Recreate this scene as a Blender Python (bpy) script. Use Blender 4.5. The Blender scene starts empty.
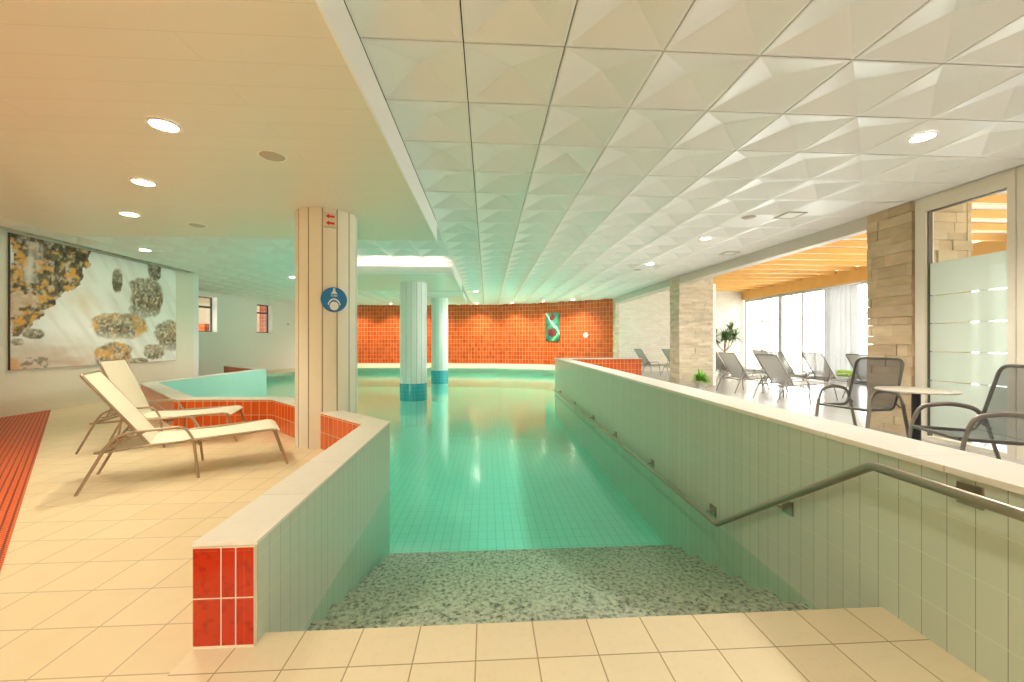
import bpy, bmesh, math, random
from mathutils import Vector, Matrix
random.seed(7)
SC = bpy.context.scene
COL = SC.collection
PI = math.pi

# ------------------------------------------------------------------ camera, world, light, exposure
CAM_H = 1.26
cam_data = bpy.data.cameras.new('camera')
cam = bpy.data.objects.new('camera', cam_data); COL.objects.link(cam)
cam_data.sensor_width = 36.0
cam_data.lens = 36.0 * 410.0 / 1024.0
cam_data.shift_y = 1.0 / 1024.0
cam_data.clip_start = 0.05
cam.location = (0, 0, CAM_H)
cam.rotation_euler = (PI / 2, 0, -math.atan(25 / 410))
SC.camera = cam

world = bpy.data.worlds.new('world'); SC.world = world
world.use_nodes = True
bg = world.node_tree.nodes['Background']
bg.inputs['Color'].default_value = (1.0, 0.985, 0.96, 1)
bg.inputs['Strength'].default_value = 3.9

SC.view_settings.view_transform = 'Standard'
SC.view_settings.look = 'None'
SC.view_settings.gamma = 1.0
SC.view_settings.use_curve_mapping = False
SC.view_settings.exposure = 1.55
SC.cycles.max_bounces = 10
SC.cycles.diffuse_bounces = 5
SC.cycles.glossy_bounces = 4
SC.cycles.transparent_max_bounces = 12
SC.cycles.sample_clamp_indirect = 6.0
SC.cycles.use_denoising = True
# daylight comes in by the glazed front on the right: tell the sampler where that opening is
pd = bpy.data.lights.new('window_front_portal', 'AREA'); pd.shape = 'RECTANGLE'; pd.size = 3.1; pd.size_y = 20.0
pd.cycles.is_portal = True
po = bpy.data.objects.new('window_front_portal', pd); COL.objects.link(po)
po.location = (11.32, 7.3, 1.55); po.rotation_euler = (0, PI / 2, 0)

# ------------------------------------------------------------------ materials
def new_mat(name):
    m = bpy.data.materials.new(name); m.use_nodes = True
    nt = m.node_tree
    return m, nt, nt.nodes['Principled BSDF']

def setp(b, col=None, rough=None, metal=None, spec=None, emit=None, estr=None, alpha=None):
    if col is not None: b.inputs['Base Color'].default_value = (*col, 1)
    if rough is not None: b.inputs['Roughness'].default_value = rough
    if metal is not None: b.inputs['Metallic'].default_value = metal
    if spec is not None: b.inputs['Specular IOR Level'].default_value = spec
    if emit is not None: b.inputs['Emission Color'].default_value = (*emit, 1)
    if estr is not None: b.inputs['Emission Strength'].default_value = estr
    if alpha is not None: b.inputs['Alpha'].default_value = alpha

def plain(name, col, rough=0.5, metal=0.0, var=0.06, scale=6.0, bump=0.0, spec=0.5):
    """one colour broken up by soft procedural noise"""
    m, nt, b = new_mat(name); setp(b, col, rough, metal, spec)
    tc = nt.nodes.new('ShaderNodeTexCoord')
    nz = nt.nodes.new('ShaderNodeTexNoise'); nz.inputs['Scale'].default_value = scale
    nz.inputs['Detail'].default_value = 4
    nt.links.new(tc.outputs['Object'], nz.inputs['Vector'])
    mx = nt.nodes.new('ShaderNodeMix'); mx.data_type = 'RGBA'
    mx.inputs['A'].default_value = (*[max(0, c * (1 - var)) for c in col], 1)
    mx.inputs['B'].default_value = (*[min(1, c * (1 + var)) for c in col], 1)
    nt.links.new(nz.outputs['Fac'], mx.inputs['Factor'])
    nt.links.new(mx.outputs['Result'], b.inputs['Base Color'])
    if bump:
        bp = nt.nodes.new('ShaderNodeBump'); bp.inputs['Strength'].default_value = bump
        bp.inputs['Distance'].default_value = 0.01
        nt.links.new(nz.outputs['Fac'], bp.inputs['Height'])
        nt.links.new(bp.outputs['Normal'], b.inputs['Normal'])
    return m

def tiles(name, c1, c2, mortar, w, h, gap, rough=0.3, shift=(0, 0), offset=0.0, bump=0.25,
          speck=0.0, speck_col=(0, 0, 0), spec=0.5, speck_scale=30.0, ribs=0.0, row_line=None):
    """grid or brick bond laid out in metres on the UV map"""
    m, nt, b = new_mat(name); setp(b, c1, rough, 0, spec)
    uv = nt.nodes.new('ShaderNodeUVMap')
    mp = nt.nodes.new('ShaderNodeMapping'); mp.inputs['Location'].default_value = (shift[0], shift[1], 0)
    nt.links.new(uv.outputs['UV'], mp.inputs['Vector'])
    br = nt.nodes.new('ShaderNodeTexBrick')
    br.offset = offset; br.offset_frequency = 2; br.squash = 1.0
    br.inputs['Color1'].default_value = (*c1, 1); br.inputs['Color2'].default_value = (*c2, 1)
    br.inputs['Mortar'].default_value = (*mortar, 1)
    br.inputs['Scale'].default_value = 1.0
    br.inputs['Mortar Size'].default_value = gap
    br.inputs['Mortar Smooth'].default_value = 0.1
    br.inputs['Brick Width'].default_value = w; br.inputs['Row Height'].default_value = h
    nt.links.new(mp.outputs['Vector'], br.inputs['Vector'])
    out = br.outputs['Color']
    if row_line:
        # upright joints from the first pattern only; the level joints get their own colour
        br.inputs['Row Height'].default_value = 40.0
        mp2 = nt.nodes.new('ShaderNodeMapping'); mp2.inputs['Location'].default_value = (shift[0] + 500, shift[1], 0)
        nt.links.new(uv.outputs['UV'], mp2.inputs['Vector'])
        mp.inputs['Location'].default_value = (shift[0], 13.0, 0)
        b2 = nt.nodes.new('ShaderNodeTexBrick'); b2.offset = 0.0; b2.inputs['Scale'].default_value = 1.0
        b2.inputs['Mortar Size'].default_value = row_line[1]; b2.inputs['Brick Width'].default_value = 2000.0; b2.inputs['Row Height'].default_value = h
        b2.inputs['Mortar Smooth'].default_value = 0.1
        nt.links.new(mp2.outputs['Vector'], b2.inputs['Vector'])
        mr = nt.nodes.new('ShaderNodeMix'); mr.data_type = 'RGBA'
        nt.links.new(b2.outputs['Fac'], mr.inputs['Factor']); nt.links.new(out, mr.inputs['A'])
        mr.inputs['B'].default_value = (*row_line[0], 1); out = mr.outputs['Result']
    nz = nt.nodes.new('ShaderNodeTexNoise'); nz.inputs['Scale'].default_value = speck_scale
    nz.inputs['Detail'].default_value = 5
    nt.links.new(uv.outputs['UV'], nz.inputs['Vector'])
    if speck:
        rp = nt.nodes.new('ShaderNodeMapRange')
        rp.inputs['From Min'].default_value = 0.52; rp.inputs['From Max'].default_value = 0.72
        rp.inputs['To Max'].default_value = speck
        nt.links.new(nz.outputs['Fac'], rp.inputs['Value'])
        mx = nt.nodes.new('ShaderNodeMix'); mx.data_type = 'RGBA'
        nt.links.new(rp.outputs['Result'], mx.inputs['Factor'])
        nt.links.new(out, mx.inputs['A']); mx.inputs['B'].default_value = (*speck_col, 1)
        out = mx.outputs['Result']
    nt.links.new(out, b.inputs['Base Color'])
    if bump:
        inv = nt.nodes.new('ShaderNodeMath'); inv.operation = 'SUBTRACT'
        inv.inputs[0].default_value = 1.0
        nt.links.new(br.outputs['Fac'], inv.inputs[1])
        h_out = inv.outputs[0]
        if ribs:
            wv = nt.nodes.new('ShaderNodeTexWave'); wv.inputs['Scale'].default_value = ribs
            wv.bands_direction = 'X'
            nt.links.new(uv.outputs['UV'], wv.inputs['Vector'])
            ad = nt.nodes.new('ShaderNodeMath'); ad.operation = 'MULTIPLY_ADD'
            nt.links.new(wv.outputs['Fac'], ad.inputs[0]); ad.inputs[1].default_value = 0.35
            nt.links.new(h_out, ad.inputs[2]); h_out = ad.outputs[0]
        bp = nt.nodes.new('ShaderNodeBump'); bp.inputs['Strength'].default_value = bump
        bp.inputs['Distance'].default_value = 0.004
        nt.links.new(h_out, bp.inputs['Height'])
        nt.links.new(bp.outputs['Normal'], b.inputs['Normal'])
    return m

def attr_mat(name, rough=0.7, noise=0.2, scale=25.0, bump=0.4):
    """colour from a per-face colour attribute (one colour per block), with grain"""
    m, nt, b = new_mat(name); setp(b, rough=rough)
    at = nt.nodes.new('ShaderNodeAttribute'); at.attribute_name = 'Col'
    nz = nt.nodes.new('ShaderNodeTexNoise'); nz.inputs['Scale'].default_value = scale
    nz.inputs['Detail'].default_value = 6
    tc = nt.nodes.new('ShaderNodeTexCoord')
    mp = nt.nodes.new('ShaderNodeMapping'); mp.inputs['Scale'].default_value = (0.35, 0.35, 1.0)
    nt.links.new(tc.outputs['Object'], mp.inputs['Vector'])
    nt.links.new(mp.outputs['Vector'], nz.inputs['Vector'])
    mr = nt.nodes.new('ShaderNodeMapRange')
    mr.inputs['To Min'].default_value = 1 - noise; mr.inputs['To Max'].default_value = 1 + noise
    nt.links.new(nz.outputs['Fac'], mr.inputs['Value'])
    mx = nt.nodes.new('ShaderNodeMix'); mx.data_type = 'RGBA'; mx.blend_type = 'MULTIPLY'
    mx.inputs['Factor'].default_value = 1
    nt.links.new(at.outputs['Color'], mx.inputs['A']); nt.links.new(mr.outputs['Result'], mx.inputs['B'])
    nt.links.new(mx.outputs['Result'], b.inputs['Base Color'])
    if bump:
        bp = nt.nodes.new('ShaderNodeBump'); bp.inputs['Strength'].default_value = bump
        bp.inputs['Distance'].default_value = 0.01
        nt.links.new(nz.outputs['Fac'], bp.inputs['Height'])
        nt.links.new(bp.outputs['Normal'], b.inputs['Normal'])
    return m

def emit_mat(name, col, s):
    m, nt, b = new_mat(name); setp(b, (0.8, 0.8, 0.8), 0.4, emit=col, estr=s)
    return m

def mix_transparent(name, col, fac, rough=0.5, tint=(1, 1, 1), translucent=False):
    """fac = share that lets light straight through"""
    m, nt, b = new_mat(name); setp(b, col, rough)
    tr = nt.nodes.new('ShaderNodeBsdfTransparent'); tr.inputs['Color'].default_value = (*tint, 1)
    mx = nt.nodes.new('ShaderNodeMixShader'); mx.inputs['Fac'].default_value = fac
    src = b.outputs['BSDF']
    if translucent:
        tl = nt.nodes.new('ShaderNodeBsdfTranslucent'); tl.inputs['Color'].default_value = (*col, 1)
        m2 = nt.nodes.new('ShaderNodeMixShader'); m2.inputs['Fac'].default_value = 0.55
        nt.links.new(src, m2.inputs[1]); nt.links.new(tl.outputs['BSDF'], m2.inputs[2])
        src = m2.outputs['Shader']
    nt.links.new(src, mx.inputs[1]); nt.links.new(tr.outputs['BSDF'], mx.inputs[2])
    nt.links.new(mx.outputs['Shader'], nt.nodes['Material Output'].inputs['Surface'])
    return m

def sheet_mat(name, tint, rough, f0=0.02, bump=0.0, power=5.0):
    """clear sheet (water surface, glass): tinted see-through, mirror share rises to grazing"""
    m = bpy.data.materials.new(name); m.use_nodes = True
    nt = m.node_tree; nt.nodes.remove(nt.nodes['Principled BSDF'])
    lw = nt.nodes.new('ShaderNodeLayerWeight'); lw.inputs['Blend'].default_value = 0.5
    pw = nt.nodes.new('ShaderNodeMath'); pw.operation = 'POWER'; pw.inputs[1].default_value = power
    nt.links.new(lw.outputs['Facing'], pw.inputs[0])
    ma = nt.nodes.new('ShaderNodeMath'); ma.operation = 'MULTIPLY_ADD'
    ma.inputs[1].default_value = 1 - f0; ma.inputs[2].default_value = f0
    nt.links.new(pw.outputs[0], ma.inputs[0])
    tr = nt.nodes.new('ShaderNodeBsdfTransparent'); tr.inputs['Color'].default_value = (*tint, 1)
    gl = nt.nodes.new('ShaderNodeBsdfGlossy'); gl.inputs['Roughness'].default_value = rough
    gl.inputs['Color'].default_value = (1, 1, 1, 1)
    if bump:
        tc = nt.nodes.new('ShaderNodeTexCoord')
        nz = nt.nodes.new('ShaderNodeTexNoise'); nz.inputs['Scale'].default_value = 1.6
        nz.inputs['Detail'].default_value = 2
        nt.links.new(tc.outputs['Object'], nz.inputs['Vector'])
        bp = nt.nodes.new('ShaderNodeBump'); bp.inputs['Strength'].default_value = bump
        bp.inputs['Distance'].default_value = 0.05
        nt.links.new(nz.outputs['Fac'], bp.inputs['Height'])
        nt.links.new(bp.outputs['Normal'], gl.inputs['Normal'])
    mx = nt.nodes.new('ShaderNodeMixShader')
    nt.links.new(ma.outputs[0], mx.inputs['Fac'])
    nt.links.new(tr.outputs['BSDF'], mx.inputs[1]); nt.links.new(gl.outputs['BSDF'], mx.inputs[2])
    nt.links.new(mx.outputs['Shader'], nt.nodes['Material Output'].inputs['Surface'])
    return m

M = {}
M['deck'] = tiles('deck_tile', (0.76, 0.63, 0.40), (0.72, 0.58, 0.35), (0.46, 0.36, 0.22), 0.2853, 0.2853, 0.0035,
                  rough=0.35, shift=(0.0, 0.0755), bump=0.15, speck=0.12, speck_col=(0.55, 0.40, 0.2), speck_scale=9)
M['step_tile'] = tiles('step_tile', (0.78, 0.67, 0.45), (0.74, 0.62, 0.40), (0.38, 0.28, 0.14), 0.2475, 0.2475, 0.003,
                       rough=0.5, shift=(0.045, 0.107), bump=0.2, ribs=12, speck=0.1, speck_col=(0.5, 0.36, 0.18))
M['right_floor'] = tiles('pale_floor_tile', (0.46, 0.44, 0.41), (0.44, 0.42, 0.39), (0.34, 0.32, 0.29), 0.33, 0.33, 0.003,
                         rough=0.16, bump=0.1)
M['green'] = tiles('green_wall_tile', (0.58, 0.65, 0.53), (0.555, 0.62, 0.505), (0.22, 0.25, 0.17), 0.1, 0.2, 0.0014,
                   rough=0.28, shift=(0.0, 0.044), bump=0.4, row_line=((0.66, 0.71, 0.60), 0.0018))
M['pool_floor'] = tiles('pool_floor_tile', (0.50, 0.92, 0.84), (0.48, 0.90, 0.82), (0.18, 0.66, 0.58), 0.1, 0.2, 0.003,
                        rough=0.4, bump=0.1)
M['pool_side'] = tiles('pool_side_tile', (0.58, 0.86, 0.77), (0.56, 0.83, 0.74), (0.3, 0.6, 0.52), 0.1, 0.2, 0.003, rough=0.4)
M['pebble'] = plain('pebble_step', (0.55, 0.52, 0.42), 0.7)
M['orange'] = tiles('orange_tile', (0.80, 0.125, 0.012), (0.70, 0.09, 0.008), (0.85, 0.62, 0.32), 0.115, 0.2, 0.004,
                    rough=0.2, shift=(0.0, 0.0), bump=0.4, speck=0.25, speck_col=(0.42, 0.04, 0.004))
M['orange_far'] = tiles('orange_wall_tile', (0.64, 0.10, 0.015), (0.46, 0.06, 0.009), (0.74, 0.40, 0.20), 0.15, 0.2, 0.006,
                        rough=0.22, bump=0.4, speck=0.3, speck_col=(0.34, 0.04, 0.006), speck_scale=3)
M['red'] = tiles('red_tile', (0.54, 0.032, 0.005), (0.50, 0.026, 0.004), (0.85, 0.62, 0.38), 0.2, 0.2, 0.0001,
                 rough=0.2, bump=0.1, speck=0.6, speck_col=(0.20, 0.006, 0.002), speck_scale=22)
M['coping'] = tiles('coping_stone', (0.86, 0.81, 0.71), (0.83, 0.78, 0.68), (0.66, 0.60, 0.48), 0.6, 0.6, 0.003, rough=0.45,
                    shift=(0.2, 0.1), bump=0.1, speck=0.15, speck_col=(0.68, 0.60, 0.46), speck_scale=14)
M['grout'] = plain('grout', (0.84, 0.72, 0.54), 0.8)
M['white_wall'] = plain('white_plaster', (0.80, 0.79, 0.76), 0.55, var=0.02)
M['left_wall'] = plain('cream_plaster', (0.80, 0.75, 0.62), 0.6, var=0.02)
M['panel_ceiling'] = tiles('cream_ceiling_plank', (0.81, 0.76, 0.66), (0.80, 0.75, 0.65), (0.73, 0.67, 0.57), 3.2, 0.22, 0.003,
                           rough=0.35, offset=0.5, bump=0.06)
M['ceiling_tile'] = plain('ceiling_tile', (0.84, 0.82, 0.80), 0.35, var=0.01)
M['ceiling_gap'] = plain('ceiling_gap', (0.05, 0.045, 0.04), 0.8)
M['white_paint'] = plain('white_paint', (0.92, 0.91, 0.88), 0.4, var=0.015)
M['frame_cream'] = plain('cream_frame', (0.74, 0.67, 0.54), 0.4, var=0.02)
M['aqua'] = tiles('aqua_tile', (0.46, 0.74, 0.68), (0.44, 0.72, 0.66), (0.36, 0.62, 0.56), 0.1, 0.2, 0.0016, rough=0.28, bump=0.3)
M['groove'] = plain('panel_groove', (0.46, 0.40, 0.28), 0.6)
M['groove_white'] = plain('panel_groove_white', (0.70, 0.68, 0.62), 0.6)
M['beam_paint'] = plain('beam_paint', (0.58, 0.53, 0.45), 0.45, var=0.02)
M['window_paint'] = plain('window_paint', (0.52, 0.52, 0.50), 0.45, var=0.02)
M['column_panel'] = plain('column_panel', (0.88, 0.82, 0.68), 0.35, var=0.015)
M['column_white'] = plain('column_white', (0.92, 0.92, 0.89), 0.35, var=0.015)
M['blue_band'] = tiles('blue_band_tile', (0.06, 0.45, 0.55), (0.05, 0.40, 0.50), (0.3, 0.6, 0.65), 0.1, 0.1, 0.003, rough=0.2)
M['steel'] = plain('steel', (0.42, 0.36, 0.29), 0.3, 1.0, var=0.05)
M['bronze'] = plain('bronze_tube', (0.40, 0.32, 0.22), 0.38, 0.55, var=0.05)
M['grey_tube'] = plain('grey_bronze_tube', (0.22, 0.19, 0.16), 0.4, 0.4, var=0.05)
M['cream_sling'] = plain('cream_sling', (0.78, 0.71, 0.54), 0.7, var=0.02, scale=60)
M['grey_sling'] = mix_transparent('grey_mesh_sling', (0.52, 0.50, 0.465), 0.30, 0.7)
M['black_sling'] = mix_transparent('black_mesh_sling', (0.05, 0.05, 0.045), 0.58, 0.7)
M['dark_tube'] = plain('dark_bronze_frame', (0.10, 0.09, 0.075), 0.35, 0.4)
M['stone'] = attr_mat('stacked_stone', 0.75, 0.28, 14)
M['brick'] = tiles('cream_brick', (0.78, 0.72, 0.62), (0.70, 0.63, 0.52), (0.66, 0.60, 0.50), 0.26, 0.085, 0.006, rough=0.8,
                   offset=0.5, bump=0.7, speck=0.35, speck_col=(0.84, 0.80, 0.72), speck_scale=10)  # cream brick bond with lighter specks
M['wood'] = plain('orange_timber', (0.78, 0.42, 0.11), 0.5, var=0.12, scale=3)
M['table_top'] = plain('table_top', (0.46, 0.41, 0.33), 0.3, var=0.08, scale=12)
M['black'] = plain('black_metal', (0.02, 0.02, 0.02), 0.4, 0.3)
M['leaf'] = plain('leaf', (0.16, 0.36, 0.07), 0.45, var=0.4, scale=5)
M['leaf_dark'] = plain('leaf_dark', (0.09, 0.20, 0.06), 0.45, var=0.5, scale=5)
M['leaf_bright'] = plain('leaf_bright', (0.22, 0.52, 0.05), 0.45, var=0.35, scale=20)
M['trunk'] = plain('trunk', (0.32, 0.22, 0.13), 0.8, var=0.25, scale=20)
M['pot'] = plain('pot', (0.62, 0.58, 0.52), 0.5)
M['soil'] = plain('soil', (0.06, 0.04, 0.03), 0.9)
M['lime'] = plain('lime_towel', (0.36, 0.62, 0.08), 0.9)
M['blue_sign'] = plain('blue_sign', (0.015, 0.20, 0.50), 0.35, var=0.03)
M['sign_white'] = plain('sign_white', (0.88, 0.88, 0.86), 0.4, var=0.02)
M['sign_red'] = plain('sign_red', (0.80, 0.05, 0.05), 0.4, var=0.02)
M['sign_box'] = plain('sign_box', (0.78, 0.70, 0.55), 0.4, var=0.02)
M['art'] = attr_mat('printed_picture', 0.4, 0.0, 5, 0)
M['edge_dark'] = plain('dark_edge', (0.10, 0.08, 0.06), 0.5)
M['grey_plastic'] = plain('grey_plastic', (0.52, 0.45, 0.34), 0.5)
M['lamp'] = emit_mat('lamp_lens', (1.0, 0.86, 0.62), 22)
M['lamp_cool'] = emit_mat('lamp_lens_cool', (1.0, 0.93, 0.80), 22)
M['lamp_under_added'] = emit_mat('added_underwater_lens', (0.9, 1.0, 0.95), 4)  # glowing lens of the added pool lamps
M['glass'] = sheet_mat('clear_glass', (0.96, 0.98, 0.97), 0.0, 0.04)
M['frost'] = mix_transparent('frosted_film', (0.66, 0.70, 0.63), 0.12, 0.35, translucent=True)
M['sheer'] = mix_transparent('sheer_curtain', (0.55, 0.55, 0.54), 0.12, 0.9, translucent=True)
M['water'] = sheet_mat('pool_water', (0.85, 0.975, 0.92), 0.12, 0.02, bump=0.08)
nt_ = M['water'].node_tree; va = nt_.nodes.new('ShaderNodeVolumeAbsorption')
va.inputs['Color'].default_value = (0.10, 0.93, 0.82, 1); va.inputs['Density'].default_value = 0.24
nt_.links.new(va.outputs['Volume'], nt_.nodes['Material Output'].inputs['Volume'])
M['grate'] = tiles('orange_grate', (0.78, 0.13, 0.02), (0.74, 0.12, 0.017), (0.22, 0.03, 0.006), 0.042, 0.042, 0.006, rough=0.5, bump=0.6)

# pebble steps: speckled grey stone
def pebble():
    m, nt, b = new_mat('pebble_stone'); setp(b, rough=0.6)
    tc = nt.nodes.new('ShaderNodeTexCoord')
    mp = nt.nodes.new('ShaderNodeMapping'); mp.inputs['Scale'].default_value = (1, 1, 1)
    nt.links.new(tc.outputs['Object'], mp.inputs['Vector'])
    nz = nt.nodes.new('ShaderNodeTexNoise'); nz.inputs['Scale'].default_value = 34; nz.inputs['Detail'].default_value = 6
    nz.inputs['Roughness'].default_value = 0.65
    nt.links.new(mp.outputs['Vector'], nz.inputs['Vector'])
    cr = nt.nodes.new('ShaderNodeValToRGB'); e = cr.color_ramp.elements
    e[0].position = 0.36; e[0].color = (0.11, 0.10, 0.075, 1)
    e[1].position = 0.58; e[1].color = (0.70, 0.59, 0.49, 1)
    x = cr.color_ramp.elements.new(0.45); x.color = (0.45, 0.37, 0.30, 1)
    nt.links.new(nz.outputs['Fac'], cr.inputs['Fac'])
    nt.links.new(cr.outputs['Color'], b.inputs['Base Color'])
    bp = nt.nodes.new('ShaderNodeBump'); bp.inputs['Strength'].default_value = 0.5; bp.inputs['Distance'].default_value = 0.01
    nt.links.new(nz.outputs['Fac'], bp.inputs['Height']); nt.links.new(bp.outputs['Normal'], b.inputs['Normal'])
    return m
M['pebble'] = pebble()

# ------------------------------------------------------------------ mesh helpers
class MB:
    def __init__(s):
        s.bm = bmesh.new(); s.uv = s.bm.loops.layers.uv.new('UVMap')
        s.cl = s.bm.loops.layers.float_color.new('Col'); s.mats = []; s.mi = 0
        s.smooth = False
    def mat(s, m):
        if m not in s.mats: s.mats.append(m)
        s.mi = s.mats.index(m); return s
    def face(s, pts, col=None, uvs=None, smooth=None):
        vs = [p if isinstance(p, bmesh.types.BMVert) else s.bm.verts.new(p) for p in pts]
        try: f = s.bm.faces.new(vs)
        except ValueError: return None
        f.material_index = s.mi; f.smooth = s.smooth if smooth is None else smooth
        f.normal_update(); n = f.normal
        for i, l in enumerate(f.loops):
            p = l.vert.co
            if uvs: l[s.uv].uv = uvs[i]
            elif abs(n.z) > 0.6: l[s.uv].uv = (p.x, p.y)
            else:
                t = Vector((-n.y, n.x, 0)); t.normalize()
                if t.x < -1e-6 or (abs(t.x) < 1e-6 and t.y < 0): t = -t
                l[s.uv].uv = (p.dot(t), p.z)
            if col: l[s.cl] = (*col, 1)
        return f
    def box(s, x0, x1, y0, y1, z0, z1, col=None, T=None):
        P = [Vector((x, y, z)) for z in (z0, z1) for y in (y0, y1) for x in (x0, x1)]
        if T: P = [T @ p for p in P]
        V = [s.bm.verts.new(p) for p in P]
        for q in ((0, 2, 3, 1), (4, 5, 7, 6), (0, 1, 5, 4), (2, 6, 7, 3), (0, 4, 6, 2), (1, 3, 7, 5)):
            s.face([V[i] for i in q], col)
        return s
    def prism(s, poly, z0, z1, side=None, top=None, bottom=True, T=None, sides=None):
        """poly counter-clockwise"""
        a = [Vector((x, y, z0)) for x, y in poly]; b = [Vector((x, y, z1)) for x, y in poly]
        if T: a = [T @ p for p in a]; b = [T @ p for p in b]
        A = [s.bm.verts.new(p) for p in a]; B = [s.bm.verts.new(p) for p in b]
        n = len(poly)
        for i in range(n):
            j = (i + 1) % n
            mm = (sides[i] if sides and sides[i] else side)
            if mm: s.mat(mm)
            s.face([A[i], A[j], B[j], B[i]])
        if top: s.mat(top)
        s.face(B)
        if bottom: s.face(A[::-1])
        return s
    def tube(s, pts, r, n=8, fillet=0.0, closed=False, cap=True, rz=None):
        pts = [Vector(p) for p in pts]
        if fillet:
            q = []; m = len(pts)
            for i, p in enumerate(pts):
                if (i == 0 or i == m - 1) and not closed: q.append(p); continue
                a = pts[i - 1] - p; b = pts[(i + 1) % m] - p
                d = min(fillet, a.length * 0.48, b.length * 0.48)
                pa = p + a.normalized() * d; pb = p + b.normalized() * d
                for k in range(5):
                    t = k / 4
                    q.append(pa * (1 - t) ** 2 + p * 2 * t * (1 - t) + pb * t * t)
            pts = q
        m = len(pts); rings = []; up = None
        for i in range(m):
            if closed: d = pts[(i + 1) % m] - pts[i - 1]
            else: d = pts[min(i + 1, m - 1)] - pts[max(i - 1, 0)]
            if d.length < 1e-9: d = Vector((0, 0, 1))
            d.normalize()
            if up is None:
                up = Vector((0, 0, 1)) if abs(d.z) < 0.9 else Vector((0, 1, 0))
            x = up.cross(d)
            if x.length < 1e-6: x = Vector((1, 0, 0)).cross(d)
            x.normalize(); y = d.cross(x); up = y
            ra = r[i] if isinstance(r, (list, tuple)) else r
            rb = ra if rz is None else rz
            rings.append([s.bm.verts.new(pts[i] + x * math.cos(2 * PI * k / n) * ra + y * math.sin(2 * PI * k / n) * rb) for k in range(n)])
        for i in range(m if closed else m - 1):
            a = rings[i]; b = rings[(i + 1) % m]
            for k in range(n): s.face([a[k], a[(k + 1) % n], b[(k + 1) % n], b[k]], smooth=True)
        if cap and not closed:
            s.face(rings[0][::-1], smooth=False); s.face(rings[-1], smooth=False)
        return s
    def lathe(s, prof, n=24, c=(0, 0, 0), T=None, smooth=True, caps=True):
        rings = []
        for r, z in prof:
            ring = []
            for k in range(n):
                p = Vector((c[0] + r * math.cos(2 * PI * k / n), c[1] + r * math.sin(2 * PI * k / n), c[2] + z))
                ring.append(s.bm.verts.new(T @ p if T else p))
            rings.append(ring)
        for a, b in zip(rings, rings[1:]):
            for k in range(n): s.face([a[k], a[(k + 1) % n], b[(k + 1) % n], b[k]], smooth=smooth)
        if caps:
            s.face(rings[0][::-1], smooth=False); s.face(rings[-1], smooth=False)
        return s
    def slab(s, prof, y0, y1, t):
        """sheet of thickness t following prof [(x,z)] between y0 and y1"""
        n = len(prof); nrm = []
        for i in range(n):
            a = Vector(prof[max(i - 1, 0)]); b = Vector(prof[min(i + 1, n - 1)])
            d = (b - a).normalized(); nrm.append(Vector((-d.y, d.x)))
        R = []
        for i, (x, z) in enumerate(prof):
            o = nrm[i] * t / 2
            R.append([s.bm.verts.new(p) for p in ((x + o.x, y0, z + o.y), (x + o.x, y1, z + o.y), (x - o.x, y1, z - o.y), (x - o.x, y0, z - o.y))])
        for a, b in zip(R, R[1:]):
            for k in range(4): s.face([a[k], a[(k + 1) % 4], b[(k + 1) % 4], b[k]], smooth=True)
        s.face(R[0]); s.face(R[-1][::-1])
        return s
    def build(s, name, mat=None, parent=None, loc=None, rot=None, recalc=True, crease=50):
        if recalc: bmesh.ops.recalc_face_normals(s.bm, faces=s.bm.faces)
        me = bpy.data.meshes.new(name); s.bm.to_mesh(me); s.bm.free()
        for m in ([mat] if mat else s.mats): me.materials.append(m)
        try: me.set_sharp_from_angle(angle=math.radians(crease))
        except Exception: pass
        o = bpy.data.objects.new(name, me); COL.objects.link(o)
        if parent: o.parent = parent
        if loc: o.location = loc
        if rot is not None: o.rotation_euler = (0, 0, rot) if not hasattr(rot, '__len__') else rot
        return o

def tag(o, label=None, cat=None, group=None, kind=None):
    if label: o['label'] = label
    if cat: o['category'] = cat
    if group: o['group'] = group
    if kind: o['kind'] = kind
    return o
def struct(o, label=None, cat=None):
    return tag(o, label, cat, None, 'structure')
def empty(name, loc, rot=0):
    o = bpy.data.objects.new(name, None); COL.objects.link(o)
    o.empty_display_size = 0.1; o.location = loc; o.rotation_euler = (0, 0, rot); return o
def copy_tree(o, parent=None):
    c = o.copy(); COL.objects.link(c)
    if parent: c.parent = parent
    for ch in list(o.children): copy_tree(ch, c)
    return c

def offset_line(P, d):
    """open polyline shifted d to its right"""
    out = []
    for i, p in enumerate(P):
        p = Vector(p); ns = []
        for a, b in ((i - 1, i), (i, i + 1)):
            if a < 0 or b >= len(P): continue
            t = (Vector(P[b]) - Vector(P[a])).normalized(); ns.append(Vector((t.y, -t.x)))
        if len(ns) == 1: o = ns[0] * d
        else:
            n = (ns[0] + ns[1]).normalized(); o = n * (d / max(0.3, n.dot(ns[0])))
        out.append((p.x + o.x, p.y + o.y))
    return out

# ------------------------------------------------------------------ plan of the place (metres)
HC = 3.135            # tiled ceiling
LC = 2.85             # dropped ceiling
WATER = -0.26
POOL = -0.95
STEP_Y = 1.84
DECK_LINE = [(-1.205, 1.775), (-1.255, 4.24), (-3.12, 6.16), (-4.52, 6.22), (-6.98, 8.72), (-7.02, 12.95), (-9.2, 14.95)]
POOL_LINE = offset_line(DECK_LINE, 0.245)
MID_LINE = offset_line(DECK_LINE, 0.12)
def wall_x(y): return 1.83 + 0.0235 * y
R_END = 12.8
R_T = 0.31
FAR = [(-11.5, 21.5), (-6.63, 21.4), (-2.38, 21.15), (0.65, 20.6), (2.78, 19.65), (4.2, 18.6), (5.47, 17.5)]
def white_wall_x(y): return -11.8 + 3.2 / 12 * (y - 11)

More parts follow.
